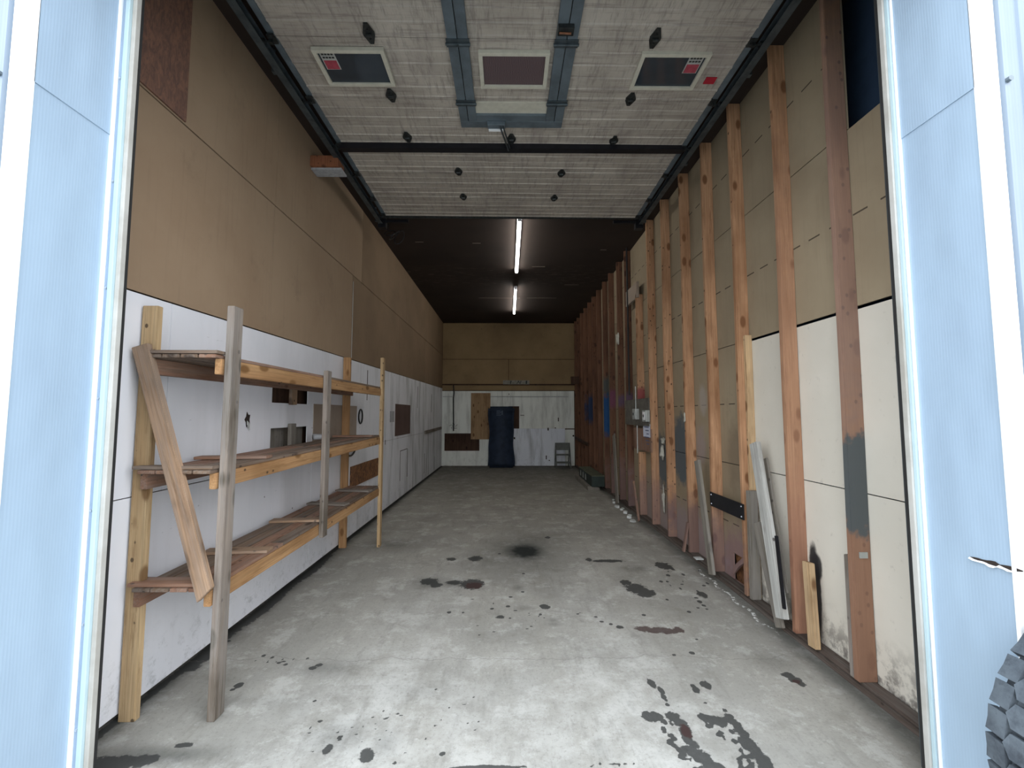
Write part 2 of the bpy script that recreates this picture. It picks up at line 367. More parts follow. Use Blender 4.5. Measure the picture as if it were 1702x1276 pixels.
for a in [(785,971,22,9),(790,928,13,4.5),(750,929,9,3),(1058,978,20,9),(1072,985,18,8),(1040,968,10,5),(1102,940,15,6),(1100,938,9,4),
          (1167,988,9,5),(1163,1000,5,2.5),(1170,1006,4,2),(832,1025,8,3.2),(906,1008,10,4.5),(1173,1138,10,7),(1157,1146,7,6),(1152,1140,5,4),
          (1082,1134,7,7),(1086,1139,5,5),(1099,1148,5,8),(1103,1158,5,6),(1107,1163,4,3),(1109,1171,4,3),(1205,1180,4,3),(1215,1190,5,4),(1310,1122,12,5),(1322,1130,12,5),(1332,1136,8,4),
          (397,1139,9,4.5),(386,1146,5,2),(713,966,16,6),(725,972,12,4),(755,968,14,4),(1010,932,30,2.5),(978,930,6,3),(1030,1042,7,3),(1015,1037,4,2),(1070,1022,4,2),
          (910,893,5,2),(1120,1088,4,2),(1150,1085,5,3),(870,953,3,1.2),(879,1019,2.5,1),(797,1055,3,1.3),(848,1027,3,1.5),(830,920,3,1.3),(990,1025,4,1.6),(1000,1033,4,1.6),
          (1172,1168,4,2),(960,1020,3,1.2),(965,1018,2,1),(1160,1010,3,1.3),(1175,1012,3,1.3),(1158,1062,3,1.4),(735,1252,6,4),(656,1268,5,4),(675,1250,4,2),
          (810,1275,70,4.5),(190,1268,60,10),(240,1262,30,7),(305,1238,16,4),(610,1255,15,12),(545,1245,8,10),(530,1105,7,3),(520,1110,8,3),(380,1065,5,2)]:
    blob(hard, *a)
# wet wheel prints at the threshold
for (x0, y0, x1, y1, wd) in [(1120, 1190, 1170, 1262, 13), (1145, 1245, 1190, 1276, 16), (1090, 1190, 1075, 1190, 10), (1165, 1192, 1200, 1200, 10), (1215, 1195, 1245, 1240, 11), (1240, 1230, 1275, 1276, 12)]:
    for k in range(7):
        t = k/6; blob(hard, x0+(x1-x0)*t+rng.uniform(-4, 4), y0+(y1-y0)*t, wd*rng.uniform(.7, 1.15), 8*rng.uniform(.8, 1.3))
for i in range(46):
    k = i % 2; u = rng.rand(); v = rng.uniform(-1, 1)
    cx0 = 1100+62*u if k == 0 else 1190+62*u; cy0 = 1198+80*u
    blob(hard, cx0+v*19, cy0+rng.uniform(-3, 3), rng.uniform(3, 6.5), rng.uniform(2.5, 5))
for i in range(150):
    t = rng.rand(); cx0, cy0, sx_, sy_ = [(560, 1215, 60, 40), (640, 1200, 30, 50), (470, 1100, 50, 12), (1010, 1270, 50, 8), (720, 1180, 120, 50), (1130, 970, 70, 45), (850, 1020, 110, 40)][i % 7]
    blob(hard, cx0+rng.randn()*sx_*.5, cy0+rng.randn()*sy_*.4, rng.uniform(.8, 4.5), rng.uniform(.5, 2.2))
for a in [(1090,1047,26,5.5),(1112,1049,18,5),(1070,1045,16,5),(1128,1046,10,5),(788,973,16,6),(1325,1133,8,3.5),(1140,1215,9,14)]: blob(redf, *a)
for a in [(872,916,40,17,1.25),(872,916,85,42,.42),(755,970,30,8,.5),(715,968,35,12,.5),(790,928,10,4,.4),(860,977,15,6,.4),(803,979,12,4,.3),(870,1010,14,5,.35),(920,1030,12,5,.35),(920,1037,14,4,.35),(1060,945,30,5,.3),
          (858,795,45,6,.45),(1040,970,25,12,.25),(540,1110,60,14,.35),(560,1225,60,30,.35),(260,1255,130,16,.6),(360,1190,30,12,.3),(640,1235,30,30,.3),(1000,1245,20,22,.2),(1290,1100,50,20,.3),(650,905,55,12,.35),(410,1165,90,10,.2),(700,1150,70,20,.15)]:
    blob(soft, *a[:4], amp=a[4], mode='g')
# dirt gathered along the walls, darkening with depth, and old tyre lanes
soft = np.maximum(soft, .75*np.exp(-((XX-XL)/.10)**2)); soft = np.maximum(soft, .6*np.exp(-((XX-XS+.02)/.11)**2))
soft = np.maximum(soft, .55*np.clip((YY-8)/5.5, 0, 1))  # floor tone darkens steadily towards the back
pale = .8*np.exp(-((XX+.75)/.28)**2)+.8*np.exp(-((XX-.72)/.28)**2)
pale = np.clip(pale*np.clip((6-YY)/3.5, 0, 1)+.7*np.clip((3.3-YY)/.9, 0, 1)*np.exp(-((XX+.1)/1.3)**4), 0, 1)
dx_ = onz(1130, 905, 0)
pale_line = np.exp(-((XX-2.02-.02*np.sin(YY*19))/.016)**2)*np.clip((YY-3.2)*3, 0, 1)*np.clip((4.9-YY)*3, 0, 1)
hard = np.maximum(hard, np.where((YY > 2.9) & (YY < 5.2), (1-np.abs(XX-XL-.02-.02*np.sin(YY*7))/.06)*.8, -1)); hard = np.maximum(hard, (1-np.abs(XX-XL)/.03)*.6)
nv = XX.size; nr, nc = XX.shape
co = np.zeros((nv, 3)); co[:, 0] = XX.ravel(); co[:, 1] = YY.ravel()
idx = np.arange(nv).reshape(nr, nc); quads = np.stack([idx[:-1, :-1], idx[:-1, 1:], idx[1:, 1:], idx[1:, :-1]], -1).reshape(-1, 4)
me = bpy.data.meshes.new('floor'); me.vertices.add(nv); me.vertices.foreach_set('co', co.ravel())
me.loops.add(quads.size); me.loops.foreach_set('vertex_index', quads.ravel().astype(np.int32))
me.polygons.add(len(quads)); me.polygons.foreach_set('loop_start', np.arange(0, quads.size, 4, dtype=np.int32)); me.update(calc_edges=True)
for nm, arr in (('stain', hard), ('soot_and_depth', soft), ('rustoil', redf), ('pale', pale), ('chips', pale_line)):
    at = me.attributes.new(nm, 'FLOAT', 'POINT'); at.data.foreach_set('value', arr.ravel().astype(np.float32))
m = N('stained_concrete', .85, 0, .12); p = m.pos()
def attr(nm): a = m.n('Attribute'); a.attribute_name = nm; return a.outputs['Fac']
c = m.mix(m.rng(m.noise(p, 1.4, 6, .6), .3, .7), (.36, .345, .31), (.285, .275, .25))
c = m.mix(m.math('MULTIPLY', attr('pale'), m.rng(m.noise(p, 5, 6, .65), .35, .65, .15, .85)), c, (.50, .49, .46))
c = m.mix(m.rng(m.noise(m.scl(p, (5, .7, 1)), 1, 5, .6), .45, .75, 0, .35), c, (.25, .235, .20))
c = m.mix(m.rng(m.noise(p, 45, 6, .8), .50, .70, 0, .6), c, (.19, .18, .16))
c = m.mix(m.rng(m.noise(m.scl(p, (9, 2.2, 1), (3, 3, 0)), 1, 7, .75), .50, .68, 0, .40), c, (.20, .19, .17))
c = m.mix(m.rng(m.noise(p, 3.1, 8, .8), .50, .62, 0, .45), c, (.54, .53, .50))
c = m.mix(m.rng(m.noise(m.scl(p, (1, 1, 1), (8, 2, 0)), 2.2, 8, .8), .52, .66, 0, .45), c, (.20, .19, .165))
c = m.mix(m.rng(m.noise(p, 18, 5, .7), .60, .75, 0, .35), c, (.66, .65, .62))
wn = m.math('MULTIPLY', m.math('SUBTRACT', m.noise(p, 22, 5, .65), .5), 1.5)
wn2 = m.math('MULTIPLY', m.math('SUBTRACT', m.noise(p, 7, 5, .7), .5), .9)
so = m.math('MULTIPLY', attr('soot_and_depth'), m.math('ADD', 1.0, m.math('MULTIPLY', wn2, 1.1)))
c = m.mix(m.rng(so, .02, 1.0, 0, .97, False), c, (.016, .020, .019))
c = m.mix(m.rng(m.math('ADD', attr('stain'), wn), .0, .18, 0, .90), c, (.040, .041, .040))
c = m.mix(m.rng(m.math('ADD', attr('rustoil'), wn), .0, .25, 0, .85), c, (.055, .030, .028))
c = m.mix(m.math('MULTIPLY', m.rng(attr('chips'), .3, .6), m.rng(m.noise(p, 26, 4, .7), .48, .56)), c, (.72, .73, .71))
# hairline crack
cr_ = m.math('ABSOLUTE', m.math('SUBTRACT', m.sep(p)[1], m.math('ADD', 2.86, m.math('MULTIPLY', m.noise(m.scl(p, (1.5, 0, 0)), 1, 5, .7), .35))))
c = m.mix(m.math('MULTIPLY', m.rng(cr_, .006, .002), .35), c, (.15, .14, .13))
m.bump(m.noise(p, 60, 5, .7), .25, .003)
m.put(m.b.inputs['Roughness'], m.rng(m.math('ADD', attr('stain'), wn), 0, .2, .85, .65))
M['floor'] = m.col(c)
fl = link('floor', me, M['floor']); tag(fl, kind='structure')
bm = bmesh.new(); bx(bm, (-9, -12, -.2), (9, FY0, 0)); g = place(bm, 'ground', plain('outdoor_concrete', (.42, .42, .40), .85, var=.2, scale=1.5)); tag(g, kind='structure')
bm = bmesh.new(); bx(bm, (-3, FY0, -.2), (3, 14.2, -.02)); g = place(bm, 'foundation', M['deep'], fl)

# ---- walls
def panel(name, P, us, vs, holes, mat, parent, thick, vtop=None):
    """flat sheet with cut-outs; P(u, v, w) -> world point, w = depth into the wall"""
    U = sorted(set(list(us)+[h[0] for h in holes]+[h[1] for h in holes])); V = sorted(set(list(vs)+[h[2] for h in holes]+[h[3] for h in holes]))
    bm = bmesh.new()
    top = vs[-1]
    def pt(u, v, w_):
        if vtop and v == top: v = vtop(u)
        return Vector(P(u, v, w_))
    cell = {}
    for i in range(len(U)-1):
        for j in range(len(V)-1):
            cu, cv = (U[i]+U[i+1])/2, (V[j]+V[j+1])/2
            if any(h[0] < cu < h[1] and h[2] < cv < h[3] for h in holes): continue
            cell[(i, j)] = 1
    vv = {}
    def gv(i, j, k):
        if (i, j, k) not in vv: vv[(i, j, k)] = bm.verts.new(pt(U[i], V[j], thick*k))
        return vv[(i, j, k)]
    for (i, j) in cell:
        bm.faces.new([gv(i, j, 0), gv(i+1, j, 0), gv(i+1, j+1, 0), gv(i, j+1, 0)]); bm.faces.new([gv(i, j, 1), gv(i, j+1, 1), gv(i+1, j+1, 1), gv(i+1, j, 1)])
        for (di, dj, a, b) in ((-1, 0, (i, j), (i, j+1)), (1, 0, (i+1, j), (i+1, j+1)), (0, -1, (i, j), (i+1, j)), (0, 1, (i, j+1), (i+1, j+1))):
            if (i+di, j+dj) not in cell: bm.faces.new([gv(*a, 0), gv(*b, 0), gv(*b, 1), gv(*a, 1)])
    return place(bm, name, mat, parent)
PL = lambda u, v, w_: (XL-w_, u, v)
PR = lambda u, v, w_: (XR+w_, u, v)
PB = lambda u, v, w_: (u, YB+w_, v)
wl = box('wall_left', (-2.30, 1.6, -.1), (-2.20, 14.0, 4.75), M['darkwood']); tag(wl, kind='structure')
wr = box('wall_right', (2.42, 1.6, -.1), (2.50, 14.0, 4.75), plain('dark_blue_backing', (.035, .06, .105), .6, var=.2)); tag(wr, kind='structure')  # dark blue tone on the backing behind the sheathing
wbk = box('wall_back', (-2.4, 13.84, -.1), (2.5, 13.95, 4.75), M['darkwood']); tag(wbk, kind='structure')
ce = box('ceiling', (-2.4, 1.62, ZC), (2.5, 14.0, ZC+.12), M['ceiling']); tag(ce, kind='structure')
# left: white boards below, brown boards above
c1 = (onx(453, 640, XL), onx(512, 667, XL)); c2 = (onx(450, 708, XL), onx(510, 733, XL))
holes = [(c1[0].y, c1[1].y, c1[1].z-.03, c1[0].z), (c2[0].y, c2[1].y, c2[1].z-.02, c2[0].z-.02)]
wt = lambda y: 2.335+(y-2.3)*.0118
for (a, b) in ((1.98, 2.672), (2.678, 6.268), (6.274, 9.0), (9.006, 11.3), (11.306, 13.73)):
    hs = [h for h in holes if a < h[0] < b and h[2] > 1.21]
    panel('white_board', PL, (a, b), (1.19, 2.34), [h for h in hs], M['whiteL'], wl, .012, wt)
for (a, b) in ((1.98, 2.60), (2.606, 4.676), (4.682, 7.4), (7.406, 9.8), (9.806, 12.0), (12.006, 13.73)):
    panel('white_board', PL, (a, b), (.035, 1.184), [], M['whiteL'], wl, .012)
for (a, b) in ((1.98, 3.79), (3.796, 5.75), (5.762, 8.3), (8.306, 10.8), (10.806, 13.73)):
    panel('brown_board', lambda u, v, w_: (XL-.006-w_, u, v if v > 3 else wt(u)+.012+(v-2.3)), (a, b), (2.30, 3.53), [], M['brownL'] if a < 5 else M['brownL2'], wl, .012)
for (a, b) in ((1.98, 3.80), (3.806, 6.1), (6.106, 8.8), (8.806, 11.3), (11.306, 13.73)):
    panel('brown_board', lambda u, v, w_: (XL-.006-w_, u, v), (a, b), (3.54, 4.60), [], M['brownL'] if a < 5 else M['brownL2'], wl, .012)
# wall studs behind the two cut-outs belong to the wall
for h in holes:
    box('recess_back', (XL-.085, h[0]-.05, h[2]-.05), (XL-.075, h[1]+.05, h[3]+.05), M['darkwood'] if h is holes[0] else M['greywood'], wl)
bm = bmesh.new(); bx(bm, (XL-.001, 5.752, 2.40), (XL+.003, 5.765, 3.45)); place(bm, 'joint_strip', M['dirtywhite'], wl)
q = onx(411, 697, XL)
bm = bmesh.new()
poly = [(XL+.004, q.y+.03*r_*math.cos(t), q.z+.05*r_*math.sin(t)) for t, r_ in [(k*math.pi/5, 1.3 if k % 2 else .8) for k in range(10)]]
prism(bm, poly, (-.003, 0, 0)); place(bm, 'punched_hole', M['deep'], wl)
bm = bmesh.new(); prism(bm, [(XL+.02, q.y-.035, q.z-.04), (XL+.004, q.y-.01, q.z-.01), (XL+.004, q.y+.02, q.z-.03), (XL+.015, q.y+.01, q.z-.085)], (.004, 0, 0)); place(bm, 'torn_flap', M['plaster'], wl)
# right: kraft sheathing rows, cream sheets low near the door
rows = [(.03, 1.158), (1.165, 2.325), (2.332, 3.492), (3.50, 4.60)]
for r_, (a, b) in enumerate(rows):
    segs = {0: [(3.86, 6.3), (6.306, 8.7), (8.706, 11.1), (11.106, 13.73)], 1: [(3.86, 7.0), (7.006, 9.4), (9.406, 11.8), (11.806, 13.73)],
            2: [(2.0, 4.6), (4.606, 7.0), (7.006, 9.4), (9.406, 13.73)], 3: [(2.66, 5.1), (5.106, 7.5), (7.506, 9.9), (9.906, 13.73)]}[r_]
    for (u0, u1) in segs:
        hs = []
        if r_ == 0 and u0 == 3.86:
            hs = [(4.02, 4.30, .05, .30)]
        panel('kraft_board', PR, (u0, u1), (a, b), hs, M['kraft'], wr, .012)
panel('cream_board', PR, (2.0, 3.85), (1.165, 2.31), [], M['cream'], wr, .010)
panel('cream_board', PR, (2.0, 3.85), (.03, 1.158), [], M['cream'], wr, .010)
bm = bmesh.new()
prism(bm, [(XR-.03, 4.03, .30), (XR-.005, 4.12, .31), (XR-.02, 4.28, .17), (XR-.06, 4.20, .12), (XR-.07, 4.08, .24)], (.006, 0, 0)); place(bm, 'torn_board_flap', M['kraft'], wr)
box('recess_back', (XR+.05, 4.0, .0), (XR+.06, 4.35, .35), M['osb'], wr)
# back wall
def B(px, py): q = ony(px or 845, py or 705, YB); return q.x, q.z
bt = 2.385
rec = [(*sorted((B(739, 0)[0], B(797, 0)[0])), B(0, 749)[1], B(0, 720)[1]), (*sorted((B(845, 0)[0], B(863, 0)[0])), B(0, 712)[1], B(0, 675)[1])]
xm1 = B(783, 0)[0]; xm2 = B(814, 0)[0]
panel('white_board', PB, (XL, xm1), (.02, bt), [(rec[0][0], xm1, rec[0][2], rec[0][3])], M['whiteB'], wbk, .012)
panel('white_board', PB, (xm1+.004, B(853, 0)[0]-.35), (.02, bt), [(xm1, rec[0][1], rec[0][2], rec[0][3])], M['whiteB'], wbk, .012)
zj = B(0, 712)[1]
panel('white_board', PB, (B(853, 0)[0]-.346, XS+.01), (zj+.004, bt), [rec[1]], M['whiteB'], wbk, .012)
panel('white_board', PB, (B(853, 0)[0]-.346, B(939, 0)[0]), (.02, zj-.002), [], M['whiteBc'], wbk, .012)
panel('white_board', PB, (B(939, 0)[0]+.006, XS+.01), (.02, zj-.03), [], M['whiteB'], wbk, .012)
zb, zs, zt = B(0, 639)[1], B(0, 597)[1], B(0, 537)[1]
panel('brown_board', PB, (XL, XS+.08), (bt+.02, zb-.02), [], M['brownB'], wbk, .012)
panel('brown_board', PB, (XL, B(845, 0)[0]), (zb+.02, zs-.008), [], M['brownB'], wbk, .012)
panel('brown_board', PB, (B(845, 0)[0]+.012, XS+.08), (zb+.02, zs-.008), [], M['brownB'], wbk, .012)
panel('brown_board', PB, (XL, XS+.08), (zs+.008, zt), [], M['brownB'], wbk, .012)
box('ledger_strip', (XL, YB-.03, zb-.02), (XS+.08, YB+.01, zb+.005), M['darkwood'], wbk)
bm = bmesh.new()
for k in range(26):
    x = XL+.25+k*.145+random.uniform(-.04, .04); s = random.uniform(.02, .05)
    bx(bm, (x, YB+.0, zt-.005), (x+s*1.6, YB+.03, zt+s*.7))
place(bm, 'insulation_scraps', plain('dark_scraps', (.11, .07, .06), .9, var=.7, scale=40), wbk)

# ---- front wall, reveal, trims
XO = 1.845; Y0, Y1 = 1.595, 1.93; HD = 3.85  # unseen header underside lowered to keep daylight off the upper walls
wf = empty('wall_front', (0, Y0, 0)); tag(wf, kind='structure')
bm = bmesh.new()
for s in (-1, 1):
    bx(bm, (s*6.5, Y0+.02, 0), (s*(XO+.02), Y0+.14, 6.2))      # facade core
    bx(bm, (s*(XO+.03), Y0+.14, 0), (s*(XO+.12), Y1+.02, 6.0)) # jamb core
    bx(bm, (s*(1.87 if s < 0 else 1.90), Y1+.02, 0), (s*2.48, Y1+.07, 4.7))         # return behind the jamb
bx(bm, (-XO-.02, Y0+.02, HD+.02), (XO+.02, Y0+.3, 6.2)); bx(bm, (-2.48, Y0+.3, HD+.02), (2.48, Y1+.12, 4.75))
place(bm, 'wall_core', M['deep'], wf)
for s in (-1, 1):
    for (z0, z1, off) in ((0, 2.945, 0), (2.938, 4.3, .004)):
        bm = bmesh.new(); bx(bm, (s*(XO-off), Y0+.004, z0), (s*(XO+.018), Y1, z1)); place(bm, 'metal_panel', M['clad'], wf)
    # white corner trim and facade cladding
    bm = bmesh.new(); prism(bm, [(s*(XO-.004), Y0-.008, 0), (s*(XO+.082), Y0-.008, 0), (s*(XO+.082), Y0+.006, 0), (s*(XO-.004), Y0+.006, 0)], (0, 0, 4.4)); place(bm, 'corner_trim', M['whitetrim'], wf)
    bm = bmesh.new(); prof = [(XO+.075, Y0+.012)]
    x = XO+.095
    while x < 6.4:
        prof += [(x, Y0+.012), (x+.012, Y0-.006), (x+.035, Y0-.006), (x+.047, Y0+.012), (x+.10, Y0+.012), (x+.106, Y0+.006), (x+.112, Y0+.012), (x+.165, Y0+.012)]; x += .2
    for i in range(len(prof)-1):
        a, b = prof[i], prof[i+1]
        bm.faces.new([bm.verts.new((s*a[0], a[1], 0)), bm.verts.new((s*b[0], b[1], 0)), bm.verts.new((s*b[0], b[1], 6.2)), bm.verts.new((s*a[0], a[1], 6.2))])
    bmesh.ops.remove_doubles(bm, verts=bm.verts, dist=1e-5); place(bm, 'ribbed_cladding', M['facade'], wf)
    # jamb trim
    R_ = s*XO
    xe = 1.772 if s < 0 else 1.808           # the opening is a little off-centre
    w_ = XO-xe
    bm = bmesh.new(); bx(bm, (s*(XO+.001), Y1-.012, 0), (s*(XO-.012), Y1+.01, 4.3), .003); place(bm, 'bead_strip', M['whitetrim'], wf)
    bm = bmesh.new(); bx(bm, (s*(XO-.013), Y1, 0), (s*(xe+w_*.545), Y1+.02, 4.3)); place(bm, 'jamb_flange', M['bluetrim'], wf)
    bm = bmesh.new(); bx(bm, (s*(xe+w_*.54), Y1-.010, 0), (s*(xe+w_*.26), Y1+.02, 4.3), .003); place(bm, 'jamb_channel', M['aqua'], wf)
    bm = bmesh.new(); bx(bm, (s*(xe+w_*.25), Y1+.004, 0), (s*(xe-.002), Y1+.030, 4.3), .003); place(bm, 'door_stop', M['dirtywhite'], wf)
    bm = bmesh.new(); bx(bm, (s*(xe+.03), Y1+.031, 0), (s*(xe-.0), Y1+.046, 4.3)); place(bm, 'rubber_seal', M['rubber'], wf)
    bm = bmesh.new(); bx(bm, (s*(xe+.031), Y1+.0205, 0), (s*(xe+.075), Y1+.040, 4.3)); place(bm, 'jamb_back', M['steel'], wf)
    for z in (.32, .75, 1.23, 1.72, 2.22, 2.72, 3.22):
        bm = bmesh.new(); bmesh.ops.create_cone(bm, cap_ends=True, segments=8, radius1=.007, radius2=.005, depth=.006, matrix=Matrix.Translation((s*(xe+w_*.68), Y1-.003, z+.1*(s > 0)))@Matrix.Rotation(math.pi/2, 4, 'X')); place(bm, 'screw', M['screw'], wf)
    bm = bmesh.new(); bmesh.ops.create_cone(bm, cap_ends=True, segments=6, radius1=.011, radius2=.011, depth=.016, matrix=Matrix.Translation((s*(XO+.118), Y0-.012, 2.96))@Matrix.Rotation(math.pi/2, 4, 'X')); place(bm, 'screw', M['steel'], wf)
bm = bmesh.new(); bx(bm, (-6.5, Y0-.005, 4.3), (6.5, Y0+.02, 6.2)); bx(bm, (-XO, Y0, HD), (XO, Y0+.02, 4.3)); bx(bm, (-XO, Y0+.02, HD), (XO, Y1, HD+.02)); place(bm, 'header_panel', M['facade'], wf)
# the long tear in the right-hand panel
t0, t1 = onx(1612, 925, XO-.003), onx(1700, 949, XO-.003)
bm = bmesh.new(); up, lo = [], []
for k in range(13):
    t = k/12; q = t0.lerp(t1, t); hgt = .008*(math.sin(t*math.pi*.9)+.2)*(1+.4*math.sin(k*1.4))*(.2 if k in (0, 7) else 1)
    up.append((XO-.003, q.y, q.z+hgt*.6)); lo.append((XO-.003, q.y, q.z-hgt))
prism(bm, up+lo[::-1], (.002, 0, 0)); place(bm, 'torn_slit', M['deep'], wf)
bm = bmesh.new(); prism(bm, [(a[0], a[1], a[2]) for a in lo]+[(a[0]-.006, a[1], a[2]-.005*(1+.3*math.sin(i*3))) for i, a in enumerate(lo)][::-1], (-.002, 0, 0)); place(bm, 'curled_metal_lip', M['whitetrim'], wf)
# corner trim kink is left plain; door threshold sill on the right
board('trim_1', (XS+.058, 2.02, .018), (XS+.058, 13.7, .018), .10, .036, (1, 0, 0), M['sill']); tag(bpy.data.objects['trim_1'], kind='structure')
board('trim_2', (XS+.062, 2.02, .046), (XS+.062, 13.7, .046), .0+.085, .018, (1, 0, 0), M['sill']); tag(bpy.data.objects['trim_2'], kind='structure')

# ---------------------------------------------------------------- overhead door (open, lying under the ceiling)
DZ = 4.44
dr = empty('door_1', (0, 5.9, DZ)); tag(dr, 'open overhead garage door of grimy cream panels under the ceiling', kind='structure')
J = [5.925, 5.40, 4.82, 4.285, 3.64, 3.02, 2.42]
XD0, XD1 = -1.775, 1.845
def dz(x): return DZ-.006*(x+0)*1.0
for k in range(6):
    ya, yb = J[k], J[k+1]; bm = bmesh.new(); prof = []
    L = ya-yb; n = 5
    prof = [(ya-.003, .045), (ya-.003, 0), (ya-.022, 0), (ya-.026, .008)]
    for i in range(1, n):
        y = ya-L*i/n
        prof += [(y+.012, .008), (y+.006, .0), (y-.006, .0), (y-.012, .008)] if i % 2 == 1 else [(y+.006, .008), (y, .014), (y-.006, .008)]
    prof += [(yb+.026, .008), (yb+.022, 0), (yb+.003, 0), (yb+.003, .045)]
    A = [bm.verts.new((XD0, y, dz(XD0)+z)) for y, z in prof]; Bv = [bm.verts.new((XD1, y, dz(XD1)+z)) for y, z in prof]
    for i in range(len(prof)): bm.faces.new((A[i], A[(i+1) % len(A)], Bv[(i+1) % len(A)], Bv[i]))
    bm.faces.new(A); bm.faces.new(Bv[::-1])
    sct = place(bm, 'door_section', M['skin'], dr)
    for s, xe in ((-1, XD0), (1, XD1)):
        bm = bmesh.new(); bx(bm, (xe+s*.002, ya-.002, dz(xe)-.004), (xe-s*.045, yb+.002, dz(xe)+.046)); place(bm, 'end_stile', M['steel'], dr)
box('top_edge_strip', (XD0, J[0], DZ-.02), (XD1, J[0]+.02, DZ+.05), M['iron'], dr)
def window(x0, x1, y0, y1, pane, st=None, mir=1):
    z = DZ-.004
    fr = [((x0, y0), (x1, y0+.030)), ((x0, y1-.030), (x1, y1)), ((x0, y0+.030), (x0+.032, y1-.030)), ((x1-.032, y0+.030), (x1, y1-.030))]
    bm = bmesh.new()
    for a, b in fr: bx(bm, (a[0], a[1], z-.022), (b[0], b[1], z+.01), .002)
    f = place(bm, 'window_frame', M['skinclean'], dr)
    box('window_pane', (x0+.03, y0+.03, z-.006), (x1-.03, y1-.03, z-.001), pane, f)
    if st:
        sx0 = x0+.045 if mir > 0 else x1-.045-.115
        box('warning_sticker', (sx0, y0+.035, z-.0075), (sx0+.115, y0+.20, z-.006), M['sticker'], f)
        bm = bmesh.new(); bx(bm, (sx0+.008, y0+.11, z-.009), (sx0+.107, y0+.195, z-.0075)); place(bm, 'sticker_picture', M['pink'], f)
        bm = bmesh.new()
        for k in range(2):
            for j in range(4): bx(bm, (sx0+.012+j*.024, y0+.045+k*.03, z-.009), (sx0+.030+j*.024, y0+.060+k*.03, z-.0075))
        place(bm, 'sticker_lettering', M['iron'], f)
window(-1.51, -.955, 3.105, 3.47, M['glass'], True)
window(-.235, .32, 3.12, 3.485, M['wavy'])
window(1.03, 1.575, 3.12, 3.49, M['glass'], True, -1)
q = onz(1180, 132, DZ); box('red_sticker', (q.x-.045, q.y-.035, dz(q.x)-.003), (q.x+.045, q.y+.035, dz(q.x)+.002), M['red'], dr)
# wicket door frame in blue-grey steel
for x0, x1 in ((-.455, -.300), (.350, .510)):
    xm = (x0+x1)/2
    for a, b in ((x0, xm-.003), (xm+.003, x1)):
        for yy0, yy1 in ((2.44, 3.01), (3.03, 3.63), (3.65, 3.884)):
            bm = bmesh.new(); bx(bm, (a, yy0, DZ-.032), (b, yy1, DZ+.004), .004); place(bm, 'wicket_stile', M['steel'], dr)
    for yy in (3.02, 3.64):
        for xx in (x0+.035, x1-.035):
            bm = bmesh.new(); bx(bm, (xx-.045, yy-.035, DZ-.040), (xx+.045, yy+.035, DZ-.030), .002)
            tube(bm, [(xx-.05, yy, DZ-.046), (xx+.05, yy, DZ-.046)], .010); place(bm, 'wicket_hinge', M['track'], dr)
bm = bmesh.new(); bx(bm, (-.300, 3.80, DZ-.033), (.350, 3.88, DZ+.004), .004); place(bm, 'wicket_rail', M['steel'], dr)
bm = bmesh.new(); bx(bm, (-.455, 3.885, DZ-.032), (.51, 3.975, DZ+.004), .004); place(bm, 'wicket_rail', M['steel'], dr)
box('lighter_panel', (-.300, 3.66, DZ-.012), (.350, 3.80, DZ-.002), M['skinclean'], dr)
q = onz(940, 48, DZ-.04)
bm = bmesh.new(); bx(bm, (q.x-.055, q.y-.035, DZ-.065), (q.x+.06, q.y+.035, DZ-.03), .005); lt = place(bm, 'latch', M['iron'], dr)
bm = bmesh.new(); tube(bm, [(q.x-.045, q.y, DZ-.072), (q.x+.04, q.y+.004, DZ-.072)], .007); place(bm, 'latch_bolt', M['rust'], lt)
# door closer
bm = bmesh.new(); bx(bm, (-.20, 3.87, DZ-.075), (-.03, 3.93, DZ-.033), .006); cl = place(bm, 'door_closer', M['steel'], dr)
bm = bmesh.new(); bx(bm, (-.19, 3.935, DZ-.085), (-.05, 3.955, DZ-.05)); place(bm, 'closer_cover', M['whitetrim'], cl)
bm = bmesh.new(); tube(bm, [(-.08, 3.88, DZ-.085), (.0, 4.25, DZ-.085)], .009); tube(bm, [(-.055, 3.88, DZ-.075), (.015, 4.25, DZ-.06)], .007); place(bm, 'closer_arm', M['track'], cl)
# stiffening strut
bm = bmesh.new(); bx(bm, (XD0+.03, 4.27, DZ-.052), (XD1-.02, 4.345, DZ-.006)); bx(bm, (XD0+.03, 4.262, DZ-.056), (XD1-.02, 4.27, DZ+.0)); place(bm, 'stiffening_strut', M['black'], dr)
def hinge(px, py, w_=.09, l_=.15):
    q = onz(px, py, DZ-.01); bm = bmesh.new()
    prism(bm, [(q.x-.014, q.y-l_/2, DZ-.010), (q.x+.014, q.y-l_/2, DZ-.010), (q.x+w_/2, q.y-.01, DZ-.010), (q.x+w_/2, q.y+.01, DZ-.010), (q.x+.014, q.y+l_/2, DZ-.010), (q.x-.014, q.y+l_/2, DZ-.010), (q.x-w_/2, q.y+.01, DZ-.010), (q.x-w_/2, q.y-.01, DZ-.010)], (0, 0, .012))
    tube(bm, [(q.x-.022, q.y, DZ-.018), (q.x+.022, q.y, DZ-.018)], .012)
    for dy in (-.04, .04): bmesh.ops.create_cone(bm, cap_ends=True, segments=6, radius1=.007, radius2=.007, depth=.008, matrix=Matrix.Translation((q.x, q.y+dy, DZ-.014)))
    place(bm, 'door_hinge', M['iron'], dr)
for a in [(613,57,.085,.17),(1089,65,.085,.17),(650,160),(1048,166),(677,229),(1020,235),(850,232),(762,286),(933,289),(770,328),(921,330)]: hinge(*a)
